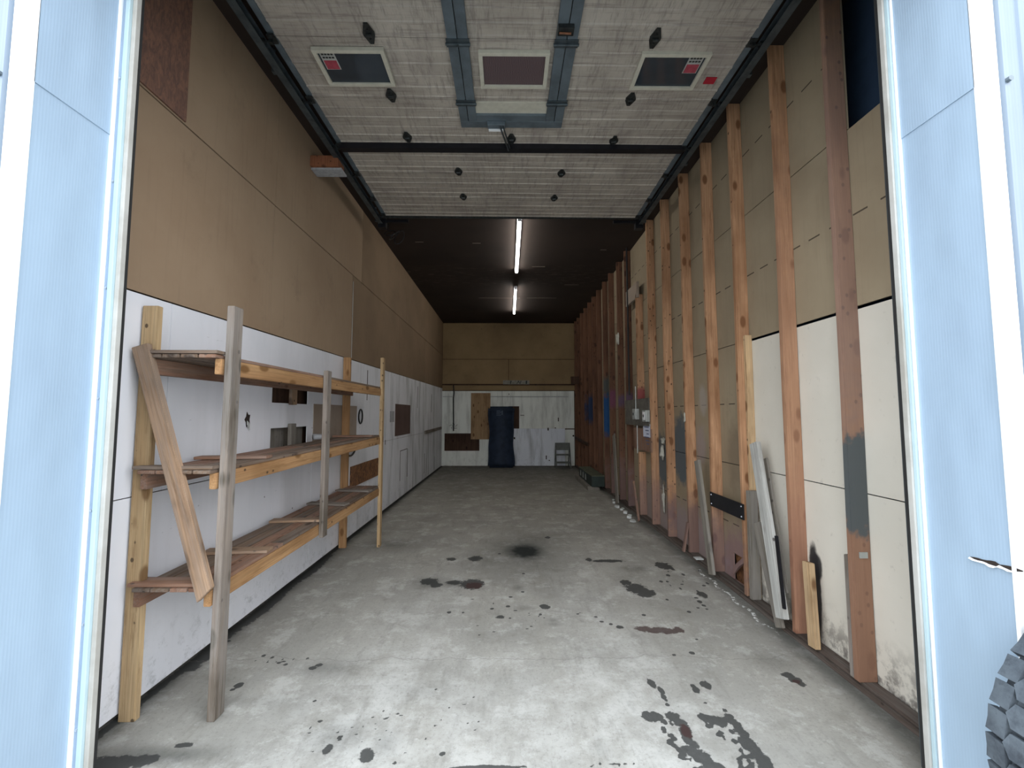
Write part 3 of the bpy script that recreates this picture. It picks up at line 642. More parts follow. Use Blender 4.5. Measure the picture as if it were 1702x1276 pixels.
def roller(yy, s):
    xe = XD0 if s < 0 else XD1; bm = bmesh.new()
    bx(bm, (xe-s*.05, yy-.04, DZ-.022), (xe+s*.005, yy+.04, DZ-.004), .003); bx(bm, (xe-s*.03, yy-.012, DZ-.05), (xe-s*.0, yy+.012, DZ-.012))
    tube(bm, [(xe-s*.04, yy, DZ-.034), (xe+s*.065, yy, DZ-.034)], .006)
    tube(bm, [(xe+s*.035, yy, DZ-.034), (xe+s*.062, yy, DZ-.034)], .022, 14); place(bm, 'roller_bracket', M['iron'], dr)
for s in (-1, 1):
    for yy in (5.86, 5.40, 4.82, 4.30, 3.64, 3.02): roller(yy, s)

# ---------------------------------------------------------------- door tracks
for s, lab in ((-1, 'dark steel door track along the brown left wall'), (1, 'dark steel door track in front of the bare studs')):
    xe = (XD0-.03) if s < 0 else (XD1+.03)
    t = empty('door_track', (xe, 5.9, DZ-.1)); tag(t, lab, 'door track', 'overhead door tracks')
    # rail: C profile swept along the run, round the bend and down the jamb
    path = [Vector((0, 6.0, DZ-.034))]+[Vector((0, 2.55, DZ-.034))]
    for k in range(1, 9):
        a = k/8*math.pi/2; path.append(Vector((s*(.105 if s < 0 else .065)*k/8, 2.55-.46*math.sin(a), DZ-.034-.46*(1-math.cos(a)))))
    path.append(Vector((s*(.105 if s < 0 else .065), 2.09, .0)))
    prof = [(0, -.028), (0, -.034), (s*.058, -.034), (s*.058, .030), (0, .030), (0, .024), (s*.052, .024), (s*.052, -.028)]
    bm = bmesh.new(); rings = []
    for i, p_ in enumerate(path):
        d = (path[min(i+1, len(path)-1)]-path[max(i-1, 0)]).normalized(); nrm = Vector((0, -d.z, d.y))
        rings.append([bm.verts.new(p_+Vector((xe+s*.0+a, 0, 0))-nrm*b) for a, b in prof])
    for i in range(len(rings)-1):
        for k in range(len(prof)): bm.faces.new((rings[i][k], rings[i][(k+1) % 8], rings[i+1][(k+1) % 8], rings[i+1][k]))
    bm.faces.new(rings[0]); bm.faces.new(rings[-1][::-1])
    place(bm, 'rail', M['track'], t)
    bm = bmesh.new(); bx(bm, (xe+s*.062, 2.3, DZ-.055), (xe+s*.068, 6.05, DZ+.02)); bx(bm, (xe+s*.062, 2.3, DZ+.015), (xe+s*.115, 6.05, DZ+.021)); place(bm, 'angle_iron', M['track'], t)
    for yy in (3.3, 4.55, 5.98):
        bm = bmesh.new(); bx(bm, (xe+s*.09, yy-.018, DZ+.0), (xe+s*.096, yy+.018, ZC)); bx(bm, (xe+s*.065, yy-.018, DZ-.05), (xe+s*.096, yy+.018, DZ+.005)); place(bm, 'hanger_strap', M['track'], t)
    bm = bmesh.new(); bx(bm, (xe+s*.09, 6.06, DZ-.02), (xe-s*.35, 6.10, DZ+.02)); bx(bm, (xe-s*.03, 6.05, DZ-.10), (xe+s*.08, 6.14, DZ+.05)); place(bm, 'end_bumper', M['black'], t)
# spring assembly cluster behind the track ends
for s, lab in ((-1, 'black hanging cable coil at the end of the left door track'),):
    bm = bmesh.new()
    for k in range(3):
        pts = [(-1.78+.05*k+.07*math.cos(a), 6.30+.08*k+.10*math.sin(a), 4.36+.08*math.sin(a*1.0+k)) for a in [i*math.pi/8 for i in range(17)]]
        tube(bm, pts, .008, 6)
    tube(bm, [(-1.78, 6.2, 4.36), (-1.80, 6.3, 4.60)], .007, 6)
    tag(place(bm, 'cable_coil', M['cable']), lab, 'cable')

# ---------------------------------------------------------------- tube lights
for (ya, yb, x, lab) in ((6.20, 8.60, .165, 'glowing long fluorescent tube light nearest the garage door'), (9.73, 12.2, .165, 'glowing long fluorescent tube light nearer the back wall')):
    r = empty('tube_light', (x, (ya+yb)/2, ZC)); tag(r, lab, 'ceiling light', 'fluorescent tube lights')
    bm = bmesh.new(); bx(bm, (x-.035, ya, ZC-.04), (x+.035, yb, ZC), .006); place(bm, 'light_housing', M['whitetrim'], r)
    bm = bmesh.new(); tube(bm, [(x, ya+.03, ZC-.062), (x, yb-.03, ZC-.062)], .024, 12); place(bm, 'glowing_tube', M['tube'], r)
    for yy in (ya, yb-.03):
        bm = bmesh.new(); bx(bm, (x-.03, yy, ZC-.09), (x+.03, yy+.03, ZC-.03), .004); place(bm, 'tube_holder', M['whitetrim'], r)
# pale staples and battens on the ceiling
bm = bmesh.new()
for (px, py, wd) in ((697, 402, 14), (792, 404, 14), (895, 443, 22), (830, 495, 70), (900, 495, 50), (950, 473, 24), (1003, 415, 10)):
    q = onz(px, py, ZC); d = wd/715*q.y/2; bx(bm, (q.x-d, q.y-.012, ZC-.004), (q.x+d, q.y+.012, ZC))
place(bm, 'ceiling_batten', plain('pale_strip', (.16, .13, .11), .7), ce)

# ---------------------------------------------------------------- studs on the right wall
studY = [2.66, 3.23, 3.88, 4.47, 5.07, 5.715, 6.335, 6.93, 7.59, 8.15, 8.82, 9.40, 10.05, 10.62, 11.20, 11.80, 12.40, 13.0, 13.5]
slabels = ['nearest wall stud, with a dark grey paint patch and a small metal plate low down', 'second wall stud from the door opening, between the two cream wall bays',
 'third wall stud from the door opening, with a yellower board nailed beside it', 'fourth wall stud from the door opening, in front of which the black metal plate ends',
 'fifth wall stud from the door opening, just behind the short leaning grey board', 'sixth wall stud from the door opening, left of the grey-blue painted bay',
 'seventh wall stud from the door opening, just right of the electrical boxes', 'shortened wall stud behind the electrical boxes, sprayed red at its lower end',
 'wall stud just left of the electrical boxes, with a purple band', 'wall stud with a blob of pale foam high up', 'wall stud behind the leaning pale grey board',
 'wall stud sprayed bright blue at chest height', 'wall stud with two dark holes just behind the bright blue one']
rear = ['dark wall stud sixth in line from the back wall', 'dark wall stud fifth in line from the back wall', 'dark wall stud fourth in line from the back wall', 'dark wall stud third in line from the back wall', 'dark wall stud second in line from the back wall', 'rearmost dark wall stud right beside the back wall']
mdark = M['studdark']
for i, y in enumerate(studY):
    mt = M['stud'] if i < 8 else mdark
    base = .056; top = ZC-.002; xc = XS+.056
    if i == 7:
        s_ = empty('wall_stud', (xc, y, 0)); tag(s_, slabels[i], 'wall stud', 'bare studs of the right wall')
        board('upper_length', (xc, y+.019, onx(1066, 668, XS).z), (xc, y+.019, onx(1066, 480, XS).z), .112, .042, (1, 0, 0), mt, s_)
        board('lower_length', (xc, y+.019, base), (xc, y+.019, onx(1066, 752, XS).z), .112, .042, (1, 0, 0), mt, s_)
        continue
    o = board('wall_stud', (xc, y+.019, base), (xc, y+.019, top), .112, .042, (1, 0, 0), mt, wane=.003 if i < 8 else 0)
    tag(o, slabels[i] if i < len(slabels) else rear[i-13], 'wall stud', 'bare studs of the right wall')
nearest = [o for o in bpy.data.objects if o.name.startswith('wall_stud')][0]
# thin dark cut face strip next to the nearest stud and small plate on it
q = onx(1441, 926, XS+.05); box('nail_plate', (XS+.035, 2.652, q.z-.018), (XS+.085, 2.657, q.z+.018), M['box'], nearest)
# sister boards
yc = studY[2]
o = board('sister_board', (XR-.032, yc-.023, .056), (XR-.032, yc-.023, onx(1243, 555, XS+.05).z), .062, .038, (1, 0, 0), M['sister']); tag(o, 'yellow pine board nailed to the third wall stud from the door', 'board')
o = board('sister_board', (XS+.045, yc-.062, .056), (XS+.045, yc-.062, .98), .085, .036, (1, 0, 0), M['greywood']); tag(o, 'short grey scrap post at the foot of the yellow pine board', 'board')
o = board('stud_strip', (XS+.014, studY[0]+.060, .056), (XS+.014, studY[0]+.060, .78), .028, .03, (1, 0, 0), M['weather']); tag(o, 'weathered narrow strip at the foot of the nearest wall stud', 'board')
# blocking, dark pole, boards round the electrical boxes
q0, q1 = onx(1060, 500, XS+.02), onx(1073, 450, XS+.02)
o = box('wood_block', (XS, studY[7]-.05, q0.z+.06), (XS+.04, studY[7]+.60, q0.z+.32), M['tanboard']); tag(o, 'pale wooden block fixed high between two studs above the electrical boxes', 'wood block')
bm = bmesh.new(); tube(bm, [(XS-.005, 7.40, onx(1057, 655, XS).z), (XS-.005, 7.40, 4.58)], .016); o = place(bm, 'black_conduit', M['cable']); tag(o, 'black vertical conduit rising from the electrical boxes', 'conduit')
pa, pb = onx(1041, 705, XS-.01), onx(1079, 668, XS-.01)
o = box('mounting_board', (XS-.022, pb.y, pa.z), (XS-.002, pa.y+.0, pa.z+.42), M['boxdark']); tag(o, 'dark grey mounting board behind the two electrical boxes', 'board')
for (px, py, lab, mt) in ((1057, 688, 'electrical switch box on the left of the dark mounting board', 'box'), (1074, 691, 'bright electrical socket box beside the pale paper note', 'whitetrim')):
    q = onx(px, py, XS-.05); bm = bmesh.new(); bx(bm, (XS-.085, q.y-.09, q.z-.085), (XS-.023, q.y+.09, q.z+.085), .008)
    r = place(bm, 'electrical_box', M['box']); tag(r, lab, 'electrical box')
    box('switch_plate', (XS-.090, q.y-.05, q.z-.06), (XS-.085, q.y+.05, q.z+.06), M[mt], r)
    box('toggle', (XS-.10, q.y-.008, q.z-.02), (XS-.09, q.y+.008, q.z+.02), M['iron'], r)
bm = bmesh.new(); q = onx(1057, 688, XS-.03); tube(bm, [(XS-.03, q.y, q.z+.08), (XS-.03, q.y, q.z+.45)], .007, 6); o = place(bm, 'grey_cable', M['box']); tag(o, 'thin pale cable running up from the left switch box', 'cable'); bm = bmesh.new(); q = onx(1057, 706, XS-.03); tube(bm, [(XS-.018, q.y, q.z+.12), (XS-.012, q.y, q.z), (XS-.012, q.y, q.z-.45)], .007, 6)
o = place(bm, 'grey_cable', M['box']); tag(o, 'thin pale cable hanging below the dark mounting board', 'cable')
pa, pb = onx(1069, 704, XS-.01), onx(1081, 727, XS-.01)
bm = bmesh.new(); bx(bm, (XS-.012, pb.y, pb.z), (XS-.009, pa.y, pa.z)); r = place(bm, 'paper_note', M['paper']); tag(r, 'white paper note pinned below the electrical boxes', 'paper')
bm = bmesh.new()
for k in range(6): bx(bm, (XS-.0135, pb.y+.06, pa.z-.04-k*.05), (XS-.012, pa.y-.06-.05*(k % 3), pa.z-.055-k*.05))
place(bm, 'handwriting', M['ink'], r)
pa, pb = onx(1053, 722, XS), onx(1082, 752, XS)
o = box('backing_board', (XS+.0, pb.y-.02, pb.z), (XS+.018, pa.y, pa.z+.12), M['slatred']); tag(o, 'brown board across the studs under the paper note', 'board')
# foam blobs
def lump(name, c, r, mat, seed, sub=3):
    bm = bmesh.new(); bmesh.ops.create_icosphere(bm, subdivisions=sub, radius=1)
    rr = random.Random(seed); ph = [rr.uniform(0, 6) for _ in range(6)]
    for v in bm.verts:
        n = 1+.22*math.sin(v.co.x*5+ph[0])+.2*math.sin(v.co.z*6+ph[1])+.15*math.sin(v.co.y*9+ph[2]+v.co.z*4)
        v.co = Vector((v.co.x*r[0]*n, v.co.y*r[1]*n, v.co.z*r[2]*n))+Vector(c)
    return place(bm, name, mat, None, True)
for (px, py, X, r, lab, sd) in ((1035, 557, XS+.005, (.03, .05, .12), 'blob of pale spray foam high on a dark stud', 1), (1102, 732, XR-.025, (.02, .04, .045), 'small dab of spray foam above the larger blob between studs', 2),
     (1101, 753, XR-.03, (.03, .045, .09), 'larger pale spray foam blob between two studs right of the electrical boxes', 3), (1103, 828, XR-.025, (.02, .03, .15), 'stringy dirty foam strip low between the same two studs', 4),
     (1146, 694, XS-.002, (.014, .014, .06), 'small white smear of foam on the front of a stud at chest height', 5)):
    q = onx(px, py, X)
    if sd == 1: q.y = 8.155
    if sd == 5: q.y = studY[4]+.019
    o = lump('spray_foam', q, r, M['foam'], sd); tag(o, lab, 'foam')
# black plate
a, b = onx(1181, 828, XS-.006), onx(1236, 842, XS-.006)
bm = bmesh.new(); zt0 = onx(1181, 816, XS-.006).z; bx(bm, (XS-.012, b.y, zt0-.145), (XS-.001, a.y, zt0-.005), .002)
pl = place(bm, 'metal_plate', M['black']); tag(pl, 'black metal plate screwed across two studs', 'metal plate')
for yy in (a.y-.03, b.y+.03):
    for z in (zt0-.03, zt0-.12):
        bm = bmesh.new(); bmesh.ops.create_icosphere(bm, subdivisions=1, radius=.008); bmesh.ops.translate(bm, verts=bm.verts, vec=(XS-.012, yy, z)); place(bm, 'screw', M['screw'], pl)
# leaning boards
def lean(name, top, bot, Xt, Xb, w_, t_, mat, lab, wdir=(0, 1, 0), zb=None, cut=None):
    a = onx(*bot, Xb)
    if zb is not None: a.z = zb
    b = onx(*top, Xt); o = board(name, a, b, w_, t_, wdir, mat, bev=.003, cut=cut, wane=.003); return tag(o, lab, 'board', 'loose boards leaning on the right wall')
lean('leaning_board', (1159, 765), (1183, 945), XS-.05, XS-.07, .10, .03, M['greywood'], 'short pale grey board with a rounded top leaning just left of the black plate', zb=.06, cut=None)
lean('leaning_board', (1254, 736), (1301, 1028), XS-.025, XS-.09, .105, .04, M['whitewood'], 'tall flaking white painted board leaning against the third stud')
lean('leaning_board', (1272, 762), (1306, 985), XR-.03, XS-.0, .05, .02, M['greywood'], 'thin grey lath leaning behind the tall white board')
lean('leaning_board', (1259, 868), (1296, 1015), XS-.02, XS-.05, .10, .02, M['greywood'], 'short grey board leaning under the tall white board', zb=.05)
lean('leaning_board', (1290, 890), (1303, 1012), XS-.075, XS-.115, .035, .012, M['black'], 'black strip lying along the lower part of the tall white board')
lean('leaning_board', (1343, 934), (1353, 1073), XS+.02, XS-.0, .075, .04, M['sister'], 'short pale yellow board end standing against the black sooty patch', zb=.058)
lean('leaning_board', (1020, 722), (1026, 826), XS-.03, XS-.12, .15, .02, M['greywood'], 'pale grey board leaning on the far studs left of the electrical boxes', zb=.03)
lean('leaning_board', (1053, 800), (1062, 856), XS-.02, XS-.10, .04, .025, M['stud'], 'narrow brown stick leaning at the foot of the wall below the electrical boxes', zb=.03)
lean('leaning_board', (1143, 868), (1136, 915), XS-.0, XS-.06, .05, .02, M['stud'], 'short splintered stick at the foot of the fifth stud', zb=.06)
# low rail and corner block at the back right
a, b = onx(955, 741, XS-.01), onx(978, 762, XS-.01)
o = board('low_rail', (XS-.013, a.y-.1, .92), (XS-.013, b.y, .86), .09, .025, (0, 0, 1), M['darkwood']); tag(o, 'dark low rail nailed along the rear studs', 'rail')
q = ony(962, 631, 12.9); o = box('corner_block', (q.x-.13, 12.9, q.z-.12), (q.x+.10, 13.0, q.z+.10), M['darkwood']); o.location.x = XS-.08; tag(o, 'dark wooden block near the back right corner at the ledger height', 'wood block')

# ---------------------------------------------------------------- shelving on the left
sh = empty('wooden_shelving', (-1.83, 3.95, 0)); tag(sh, 'long three-tier lumber shelving unit standing against the left wall', 'shelving unit')
def post(x, y, z0, z1, wx, wy, mat): return board('post', (x, y, z0), (x, y, z1), wx, wy, (1, 0, 0), mat, sh)
post(-2.052, 2.465, 0, 2.27, .089, .038, M['pinepale'])
board('post', (-1.600, 2.485, 0), (-1.590, 2.485, 2.27), .042, .085, (1, 0, 0), M['weather'], sh)
post(-1.597, 3.80, .60, 2.03, .038, .085, M['weather'])
post(-1.617, 5.52, 0, 2.37, .038, .075, M['pinepale'])
post(-2.052, 5.47, 0, 2.37, .089, .038, M['pine'])
board('brace', (-1.615, 2.395, .66), (-2.045, 2.395, 2.03), .089, .036, (1, 0, 0), M['brace'], sh, cut={'bottom': .05})
YA, YE = 2.43, 5.56
levels = [(1.985, 1.995), (1.345, 1.385), (.715, .745)]
for li, (za, ze) in enumerate(levels):
    hb = .089
    mats = [M['pine'], M['pine'], M['pine']]
    for x in (-1.640, -2.02):
        board('beam', (x, YA, za-.022-hb/2), (x, YE, ze-.022-hb/2), .038, hb, (1, 0, 0), M['pine'] if x > -2 else M['slatred'], sh)
    n = 4; W = .405/n
    for k in range(n):
        x = -1.625-W*(k+.5)
        segs = [(YA-.04, 3.9), (3.905, YE)] if li != 2 else [(YA-.03, 3.2+.2*k), (3.205+.2*k, YE)]
        for (s0, s1) in segs:
            zf = lambda y: za+(ze-za)*(y-YA)/(YE-YA)-.011
            board('slat', (x, s0, zf(s0)), (x, s1, zf(s1)), W-.008-.002*(k % 2), .020, (1, 0, 0), random.choice([M['slat'], M['slatred'], M['slat']]), sh, bev=.002)
def cross(li, y, ang=0, mat='slat', w_=.09, x0=-2.06, x1=-1.62):
    za, ze = levels[li]; z = za+(ze-za)*(y-YA)/(YE-YA)+.011
    board('cross_slat', (x0, y-ang, z), (x1, y+ang, z), w_, .019, (0, 1, 0), M[mat], sh, bev=.002)
cross(0, YA-.0, 0, 'slat', .09); cross(1, YA+.0, 0, 'slat', .07); cross(2, YA+.03, 0, 'slatred', .10)
for (px, py) in ((440, 910), (495, 862), (548, 836), (600, 815)):
    q = onz(px, py, .75); cross(2, q.y, .02 if px < 500 else -.03, 'brace' if px < 500 else 'weather', .10, -2.03)
for (px, py, mt) in ((450, 755, 'slatred'), (610, 726, 'slatred')):
    q = onz(px, py, 1.38); cross(1, min(q.y, 5.4), .03, mt, .10)
# short stubs holding the shelf to the wall cut-outs
for hq, (za_, zb_) in ((holes[0], (onx(475, 667, XL).z-.03, 1.985)), (holes[1], (1.33, onx(474, 704, XL).z))):
    board('stub', (XL+.03, (hq[0]+hq[1])/2-.03, za_), (XL+.03, (hq[0]+hq[1])/2-.03, zb_), .038, .09, (1, 0, 0), M['greywood'] if hq is holes[1] else M['brace'], sh)
# things on and by the shelf
q = onx(525, 742, -1.97); bm = bmesh.new(); tube(bm, [(-1.99, q.y-.03, 1.418), (-1.93, q.y+.02, 1.418)], .03, 14)
r = place(bm, 'tape_roll', M['greypaper'], None, True); tag(r, 'small grey roll of tape on the middle shelf by the wall', 'tape roll')
bm = bmesh.new(); q = onx(598, 692, XL); pts = [(XL+.012, q.y+.075*math.cos(a), q.z+.10*math.sin(a)) for a in [i*math.pi/12 for i in range(25)]]; tube(bm, pts, .010, 8)
o = place(bm, 'rubber_ring', M['cable'], None, True); tag(o, 'black rubber ring hanging on the white left wall', 'ring')
bm = bmesh.new(); q = onx(578, 745, XL+.1); pts = [(XL+.03, 5.74+.20*math.cos(a), q.z+.03+.15*math.sin(a)) for a in [math.pi+i*math.pi/12 for i in range(13)]]; tube(bm, pts, .012, 8)
o = place(bm, 'black_hose', M['cable'], None, True); tag(o, 'loop of black hose sagging below the middle shelf', 'hose')
def onwall(name, p0, p1, mat, lab, cat, th=.008):
    a, b = onx(*p0, XL), onx(*p1, XL); o = box(name, (XL+.001, a.y, b.z), (XL+th, b.y, a.z), mat); return tag(o, lab, cat)
onwall('hardboard_patch', (521, 671), (591, 733), M['tanboard'], 'tan hardboard patch on the left wall behind the shelving', 'wall patch')
onwall('hardboard_patch', (657, 671), (681, 720), M['brownsq'], 'dark brown square patch on the left wall beyond the shelving', 'wall patch')
a, b = onx(582, 768, XL), onx(624, 790, XL)
o = box('strand_board_patch', (XL+.001, a.y, .89), (XL+.013, b.y+.1, 1.17), M['osb']); o.location.z = onx(600, 800, XL).z-.02; tag(o, 'coarse strand board patch on the left wall between two shelves', 'wall patch')
r = onwall('notice_sheet', (648, 683), (655, 701), M['greypaper'], 'small grey notice sheet beside the dark brown patch', 'paper', .003)
q = onx(650, 690, XL); a = onx(740-93, 455+245, XL)
o = box('strand_board_sheet', (XL-.005, 1.99, 3.55), (XL+.006, 2.70, 4.59), M['osb2']); tag(o, 'reddish strand board sheet high on the left wall by the door', 'wall patch')
q = onx(545, 275, XL+.1); 
r = empty('beam_end', (XL+.15, 4.45, 4.26)); tag(r, 'red-brown beam end sticking out of the left wall below the door track', 'beam')
box('beam_block', (XL-.004, 4.42, 4.285), (XL+.29, 4.60, 4.40), M['redblock'], r, .004); box('base_block', (XL-.004, 4.45, 4.262), (XL+.32, 4.60, 4.283), M['greypaper'], r, .003)
# slots, outlines drawn on the far left wall
q = onx(713, 705, XL); a, b = onx(705, 727, XL), onx(732, 720, XL)
o = board('wall_rail', (XL+.02, a.y, 1.19), (XL+.02, b.y, 1.22), .08, .03, (0, 0, 1), M['weather']); tag(o, 'pale wooden rail on the rear part of the left wall', 'rail')
bm = bmesh.new()
a, b = onx(665, 750, XL), onx(676, 800, XL)
for (y0, y1, z0, z1) in ((a.y, a.y+.02, b.z+.1, a.z), (b.y, b.y+.02, b.z+.1, a.z), (a.y, b.y, a.z, a.z+.012)): bx(bm, (XL, y0, z0), (XL+.003, y1, z1))
for (px, py, h_) in ((610, 640, .45), (694, 660, .5), (717, 670, .5), (640, 735, .08), (705, 770, .5), (722, 770, .4)):
    q = onx(px, py, XL); bx(bm, (XL, q.y, q.z-h_/2), (XL+.003, q.y+.02, q.z+h_/2))
place(bm, 'dark_slots', M['deep'], wl)

# ---------------------------------------------------------------- back wall things
p0, p1 = ony(783, 653, YB-.02), ony(815, 730, YB-.02)
o = box('plywood_sheet', (p0.x, YB-.018, p1.z), (p1.x, YB-.003, p0.z), M['ply']); tag(o, 'knotty plywood sheet fixed to the back wall left of the mattress', 'plywood')
# mattress leaning on the back wall
p0, p1 = ony(811, 776, 13.45), ony(855, 676, 13.55)
bm = bmesh.new(); Wm = p1.x-p0.x
bx(bm, (p0.x, 0, 0), (p1.x, .17, 1.89)); bmesh.ops.bevel(bm, geom=list(bm.edges), offset=.06, segments=4, affect='EDGES')
es = [e for e in bm.edges if abs(e.verts[0].co.z-e.verts[1].co.z) > 1]; bmesh.ops.subdivide_edges(bm, edges=es, cuts=14)
for v in bm.verts:
    z = v.co.z; cx_ = (p0.x+p1.x)/2; v.co.x = cx_+(v.co.x-cx_)*(1+.05*math.cos(z/1.89*math.pi*2)-.03)+.012*math.sin(z*7); v.co.y += 13.36+.16*z/1.89-.02*math.sin(z*11)
mt = place(bm, 'mattress', M['navy'], None, True); tag(mt, 'dark navy mattress standing on end against the back wall', 'mattress')
q = ony(830, 686, 13.5)
bm = bmesh.new()
for k in range(4): bx(bm, (q.x-.09, 13.495-.002*k, q.z-.08+k*.045), (q.x+(.02 if k % 2 else .05), 13.53, q.z-.06+k*.045))
bx(bm, (q.x+.06, 13.49, q.z-.06), (q.x+.075, 13.53, q.z+.06)); bx(bm, (q.x+.09, 13.49, q.z-.06), (q.x+.11, 13.53, q.z+.07)); place(bm, 'printed_label', M['label'], mt)
# folding chair / step
q0, q1 = ony(924, 778, 13.3), ony(947, 778, 13.3)
xa, xb = q0.x, q1.x; ch = empty('step_stool', ((xa+xb)/2, 13.3, 0)); tag(ch, 'small grey folding step stool standing in the back right corner', 'step stool')
for x in (xa, xb):
    bm = bmesh.new(); tube(bm, [(x-.01*(x == xa)+.01*(x == xb), 13.10, .0), (x, 13.33, .75)], .016); place(bm, 'leg', M['chair'], ch)
    bm = bmesh.new(); tube(bm, [(x, 13.60, .0), (x, 13.36, .72)], .014); place(bm, 'leg', M['chair'], ch)
box('top_panel', (xa-.015, 13.30, .55), (xb+.015, 13.36, .77), M['chair'], ch, .01)
box('step', (xa, 13.12, .40), (xb, 13.36, .43), M['chair'], ch, .006); box('step', (xa-.005, 13.05, .17), (xb+.005, 13.34, .20), M['chair'], ch, .006)
# sign board on the ledger
p0, p1 = ony(836, 631, YB-.03), ony(880, 637, YB-.03)
r = box('sign_board', (p0.x, YB-.045, zb+.007), (p1.x, YB-.03, zb+.135), plain('dusty_sign', (.27, .26, .22), .8, var=.3, scale=9)); tag(r, 'long dusty pale board with dark marks on the ledge of the back wall', 'sign')
bm = bmesh.new(); cxs = (p0.x+p1.x)/2
for (dx, w_, sl) in ((-.19, .03, .3), (.04, .02, .9), (.08, .02, -.9), (.13, .02, .5), (.30, .05, .1)):
    prism(bm, [(cxs+dx-sl*.04, YB-.046, zb+.02), (cxs+dx-sl*.04+w_, YB-.046, zb+.02), (cxs+dx+sl*.04+w_, YB-.046, zb+.12), (cxs+dx+sl*.04, YB-.046, zb+.12)], (0, .002, 0)); place(bm, 'dark_mark', M['iron'], r); bm = bmesh.new()
bm.free()
# black cable down the back wall
a, b = ony(754, 640, YB-.02), ony(754, 716, YB-.02)
bm = bmesh.new(); tube(bm, [(a.x, YB-.05, a.z), (a.x+.02, YB-.06, a.z-.25), (a.x, YB-.04, a.z-.42), (b.x, YB-.04, b.z)], .018, 8)
q = ony(754, 708, YB-.05)
for k in range(5):
    an = k*1.25; tube(bm, [(q.x, YB-.03, q.z), (q.x+.08*math.cos(an), YB-.06, q.z+.07*math.sin(an)), (q.x+.14*math.cos(an+.6), YB-.04, q.z+.10*math.sin(an+.6))], .006, 5)
o = place(bm, 'black_cable', M['cable']); tag(o, 'black cable hanging down the left side of the back wall with frayed wires', 'cable')
for (x0, x1, py) in ((736, 752, 659), (815, 944, 659)):
    a, b = ony(x0, py, YB), ony(x1, py, YB); o = box('thin_pipe', (a.x, YB-.02, a.z-.010), (b.x, YB-.004, a.z+.010), M['greypaper']); tag(o, 'thin grey pipe across the top of the white back wall, '+('left of the plywood' if x0 < 800 else 'right of the plywood'), 'pipe')
bm = bmesh.new()
for (px, py, w_, h_) in ((911, 713, .04, .09), (923, 711, .04, .03), (868, 690, .12, .02), (928, 697, .03, .12), (908, 760, .03, .12), (913, 765, .04, .03), (953, 724, .05, .05), (846, 655, .02, .05), (855, 728, .05, .06)):
    bm = bmesh.new(); q = ony(px, py, YB); bx(bm, (q.x-w_/2, YB-.006, q.z-h_/2), (q.x+w_/2, YB+.002, q.z+h_/2)); place(bm, 'dark_mark', M['deep'], wbk)

# ---------------------------------------------------------------- long dark crate by the right wall
a, b = onz(969, 795, 0), onz(1003, 815, 0)
ya, yb = 9.35, 11.0
cr = empty('storage_crate', (1.88, (ya+yb)/2, 0)); tag(cr, 'long low black-green crate with three pale marks at the foot of the right studs', 'crate')
box('base_plank', (1.72, ya+.1, 0), (1.98, yb+.2, .09), M['greywood'], cr, .004)
bm = bmesh.new(); bx(bm, (1.79, ya, .09), (2.07, yb, .31), .012); body = place(bm, 'crate_body', M['crate'], cr)
bm = bmesh.new(); bx(bm, (1.785, ya-.005, .31), (2.075, yb+.005, .33), .006); place(bm, 'crate_lid', M['crateTop'], cr)
for k in range(3):
    y = 10.0+k*.34; bm = bmesh.new(); prism(bm, [(1.787, y, .14), (1.787, y+.15, .14), (1.787, y+.12, .26), (1.787, y+.04, .28)], (.004, 0, 0)); place(bm, 'pale_mark', M['box'], body)
# plaster fragments on the floor
frs = []
for i in range(400):
    px, py = random.uniform(1018, 1058), 0
    py = 826+(px-1020)*.85+random.uniform(-2, 14); q = onz(px, py, 0)
    r = random.uniform(.025, .085)
    if len(frs) >= 18 or q.x+r*1.1 > 2.045 or (q-onx(1026, 826, 1.97)).length < r+.15 or (q-onx(1062, 856, 1.99)).length < r+.06 or any((q-p_).length < (r+r2)*1.6 for p_, r2 in frs): continue
    frs.append((q, r)); bm = bmesh.new(); n = random.randint(5, 7)
    poly = [(q.x+r*random.uniform(.6, 1.1)*math.cos(t), q.y+r*1.4*random.uniform(.6, 1.1)*math.sin(t), .002) for t in [2*math.pi*k/n for k in range(n)]]
    prism(bm, poly, (0, 0, random.uniform(.012, .035))); o = place(bm, 'plaster_fragment', M['plaster'])
    tag(o, 'broken white plaster fragment on the floor by the far right studs', 'debris', 'plaster fragments on the floor')
q = onz(1175, 928, .056); o = box('plaster_chip', (XS-.03, 5.02, .056), (XS+.05, 5.10, .066), M['plaster']); o.location.y = 4.86; tag(o, 'white chip lying on the wall sill near the short grey leaning board', 'debris')

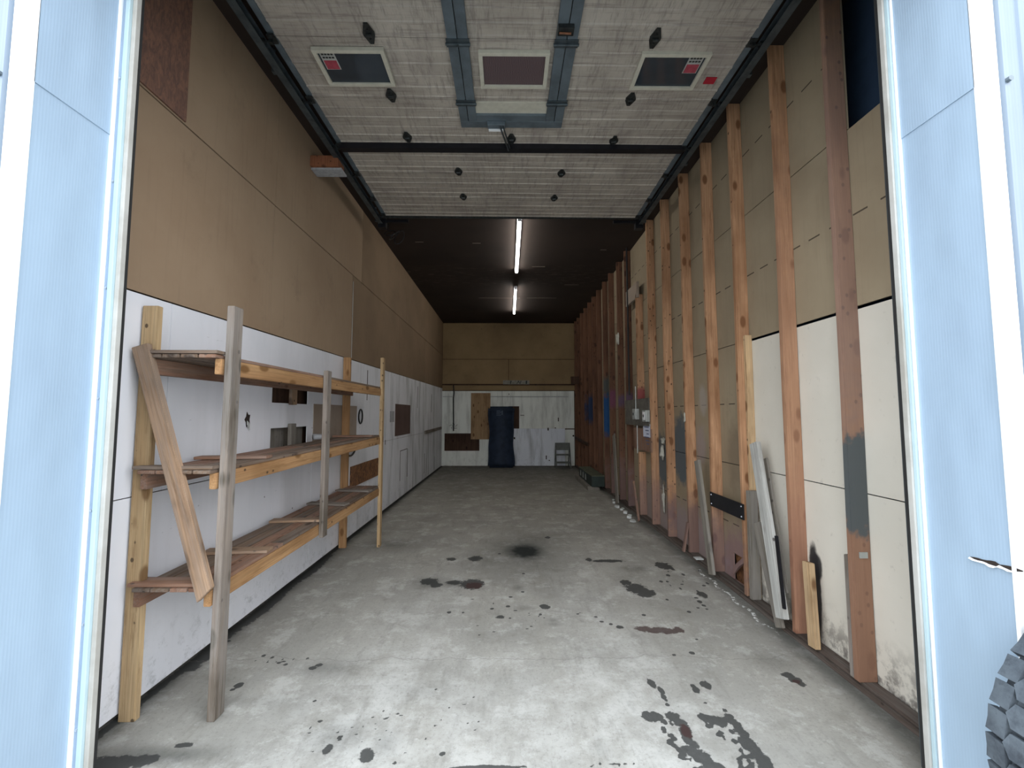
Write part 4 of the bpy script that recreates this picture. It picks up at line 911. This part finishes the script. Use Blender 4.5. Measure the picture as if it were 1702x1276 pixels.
# ---------------------------------------------------------------- truck tyre outside, against the right-hand front
TC = Vector((2.145, 1.405, .535)); R, W = .50, .29
ty = empty('truck_tire', (TC.x, TC.y, 0)); tag(ty, 'large worn truck tire with chunky tread at the bottom right corner', 'tire')
def lathe(prof, n, name, mat, parent, closed=True):
    bm = bmesh.new(); rings = []
    for k in range(n):
        a = 2*math.pi*k/n; rings.append([bm.verts.new((TC.x+r*math.cos(a), TC.y+y, TC.z+r*math.sin(a))) for r, y in prof])
    for k in range(n):
        A, Bq = rings[k], rings[(k+1) % n]
        for i in range(len(prof)-(0 if closed else 1)): bm.faces.new((A[i], A[(i+1) % len(prof)], Bq[(i+1) % len(prof)], Bq[i]))
    return place(bm, name, mat, parent, True)
h = W/2
lathe([(.30, -h*.7), (.36, -h*.98), (.43, -h*1.02), (R-.03, -h*.95), (R-.012, -h*.85), (R-.010, 0), (R-.012, h*.85), (R-.03, h*.95), (.43, h*1.02), (.36, h*.98), (.30, h*.7), (.31, 0)], 72, 'tire_body', M['tyre'], ty)
lathe([(.30, -h*.7), (.285, -h*.7), (.27, -.04), (.10, -.02), (.09, .02), (.26, .0), (.285, h*.7), (.30, h*.7)], 48, 'wheel_rim', M['rim'], ty)
bm = bmesh.new(); NB = 34
for k in range(NB):
    a0 = 2*math.pi*k/NB
    for row, (ya_, yb_, off) in enumerate(((-h*1.0, -h*.56, 0), (-h*.46, -h*.06, .5), (h*.04, h*.44, 0), (h*.54, h*1.0, .5))):
        da = 2*math.pi/NB; a1 = a0+off*da; a2 = a1+da*.84; zz_ = .010*(1 if k % 2 else -1)
        pr = []
        for (a, y) in ((a1, ya_), (a1+da*.42, ya_-.0), (a2, ya_), (a2, yb_), (a1+da*.42, yb_+(.02 if row % 2 == 0 else -.004)), (a1, yb_)):
            y = max(-h, min(h, y)); ro = R+.014-(.012 if abs(y) > h*.9 else 0); pr.append((a, y, ro))
        T = [bm.verts.new((TC.x+r*math.cos(a), TC.y+y, TC.z+r*math.sin(a))) for a, y, r in pr]
        Bt = [bm.verts.new((TC.x+(R-.03)*math.cos(a), TC.y+y, TC.z+(R-.03)*math.sin(a))) for a, y, r in pr]
        bm.faces.new(T)
        for i in range(6): bm.faces.new((T[i], T[(i+1) % 6], Bt[(i+1) % 6], Bt[i]))
place(bm, 'tread', M['tyre'], ty)
for o in ty.children: o.location.z -= .021
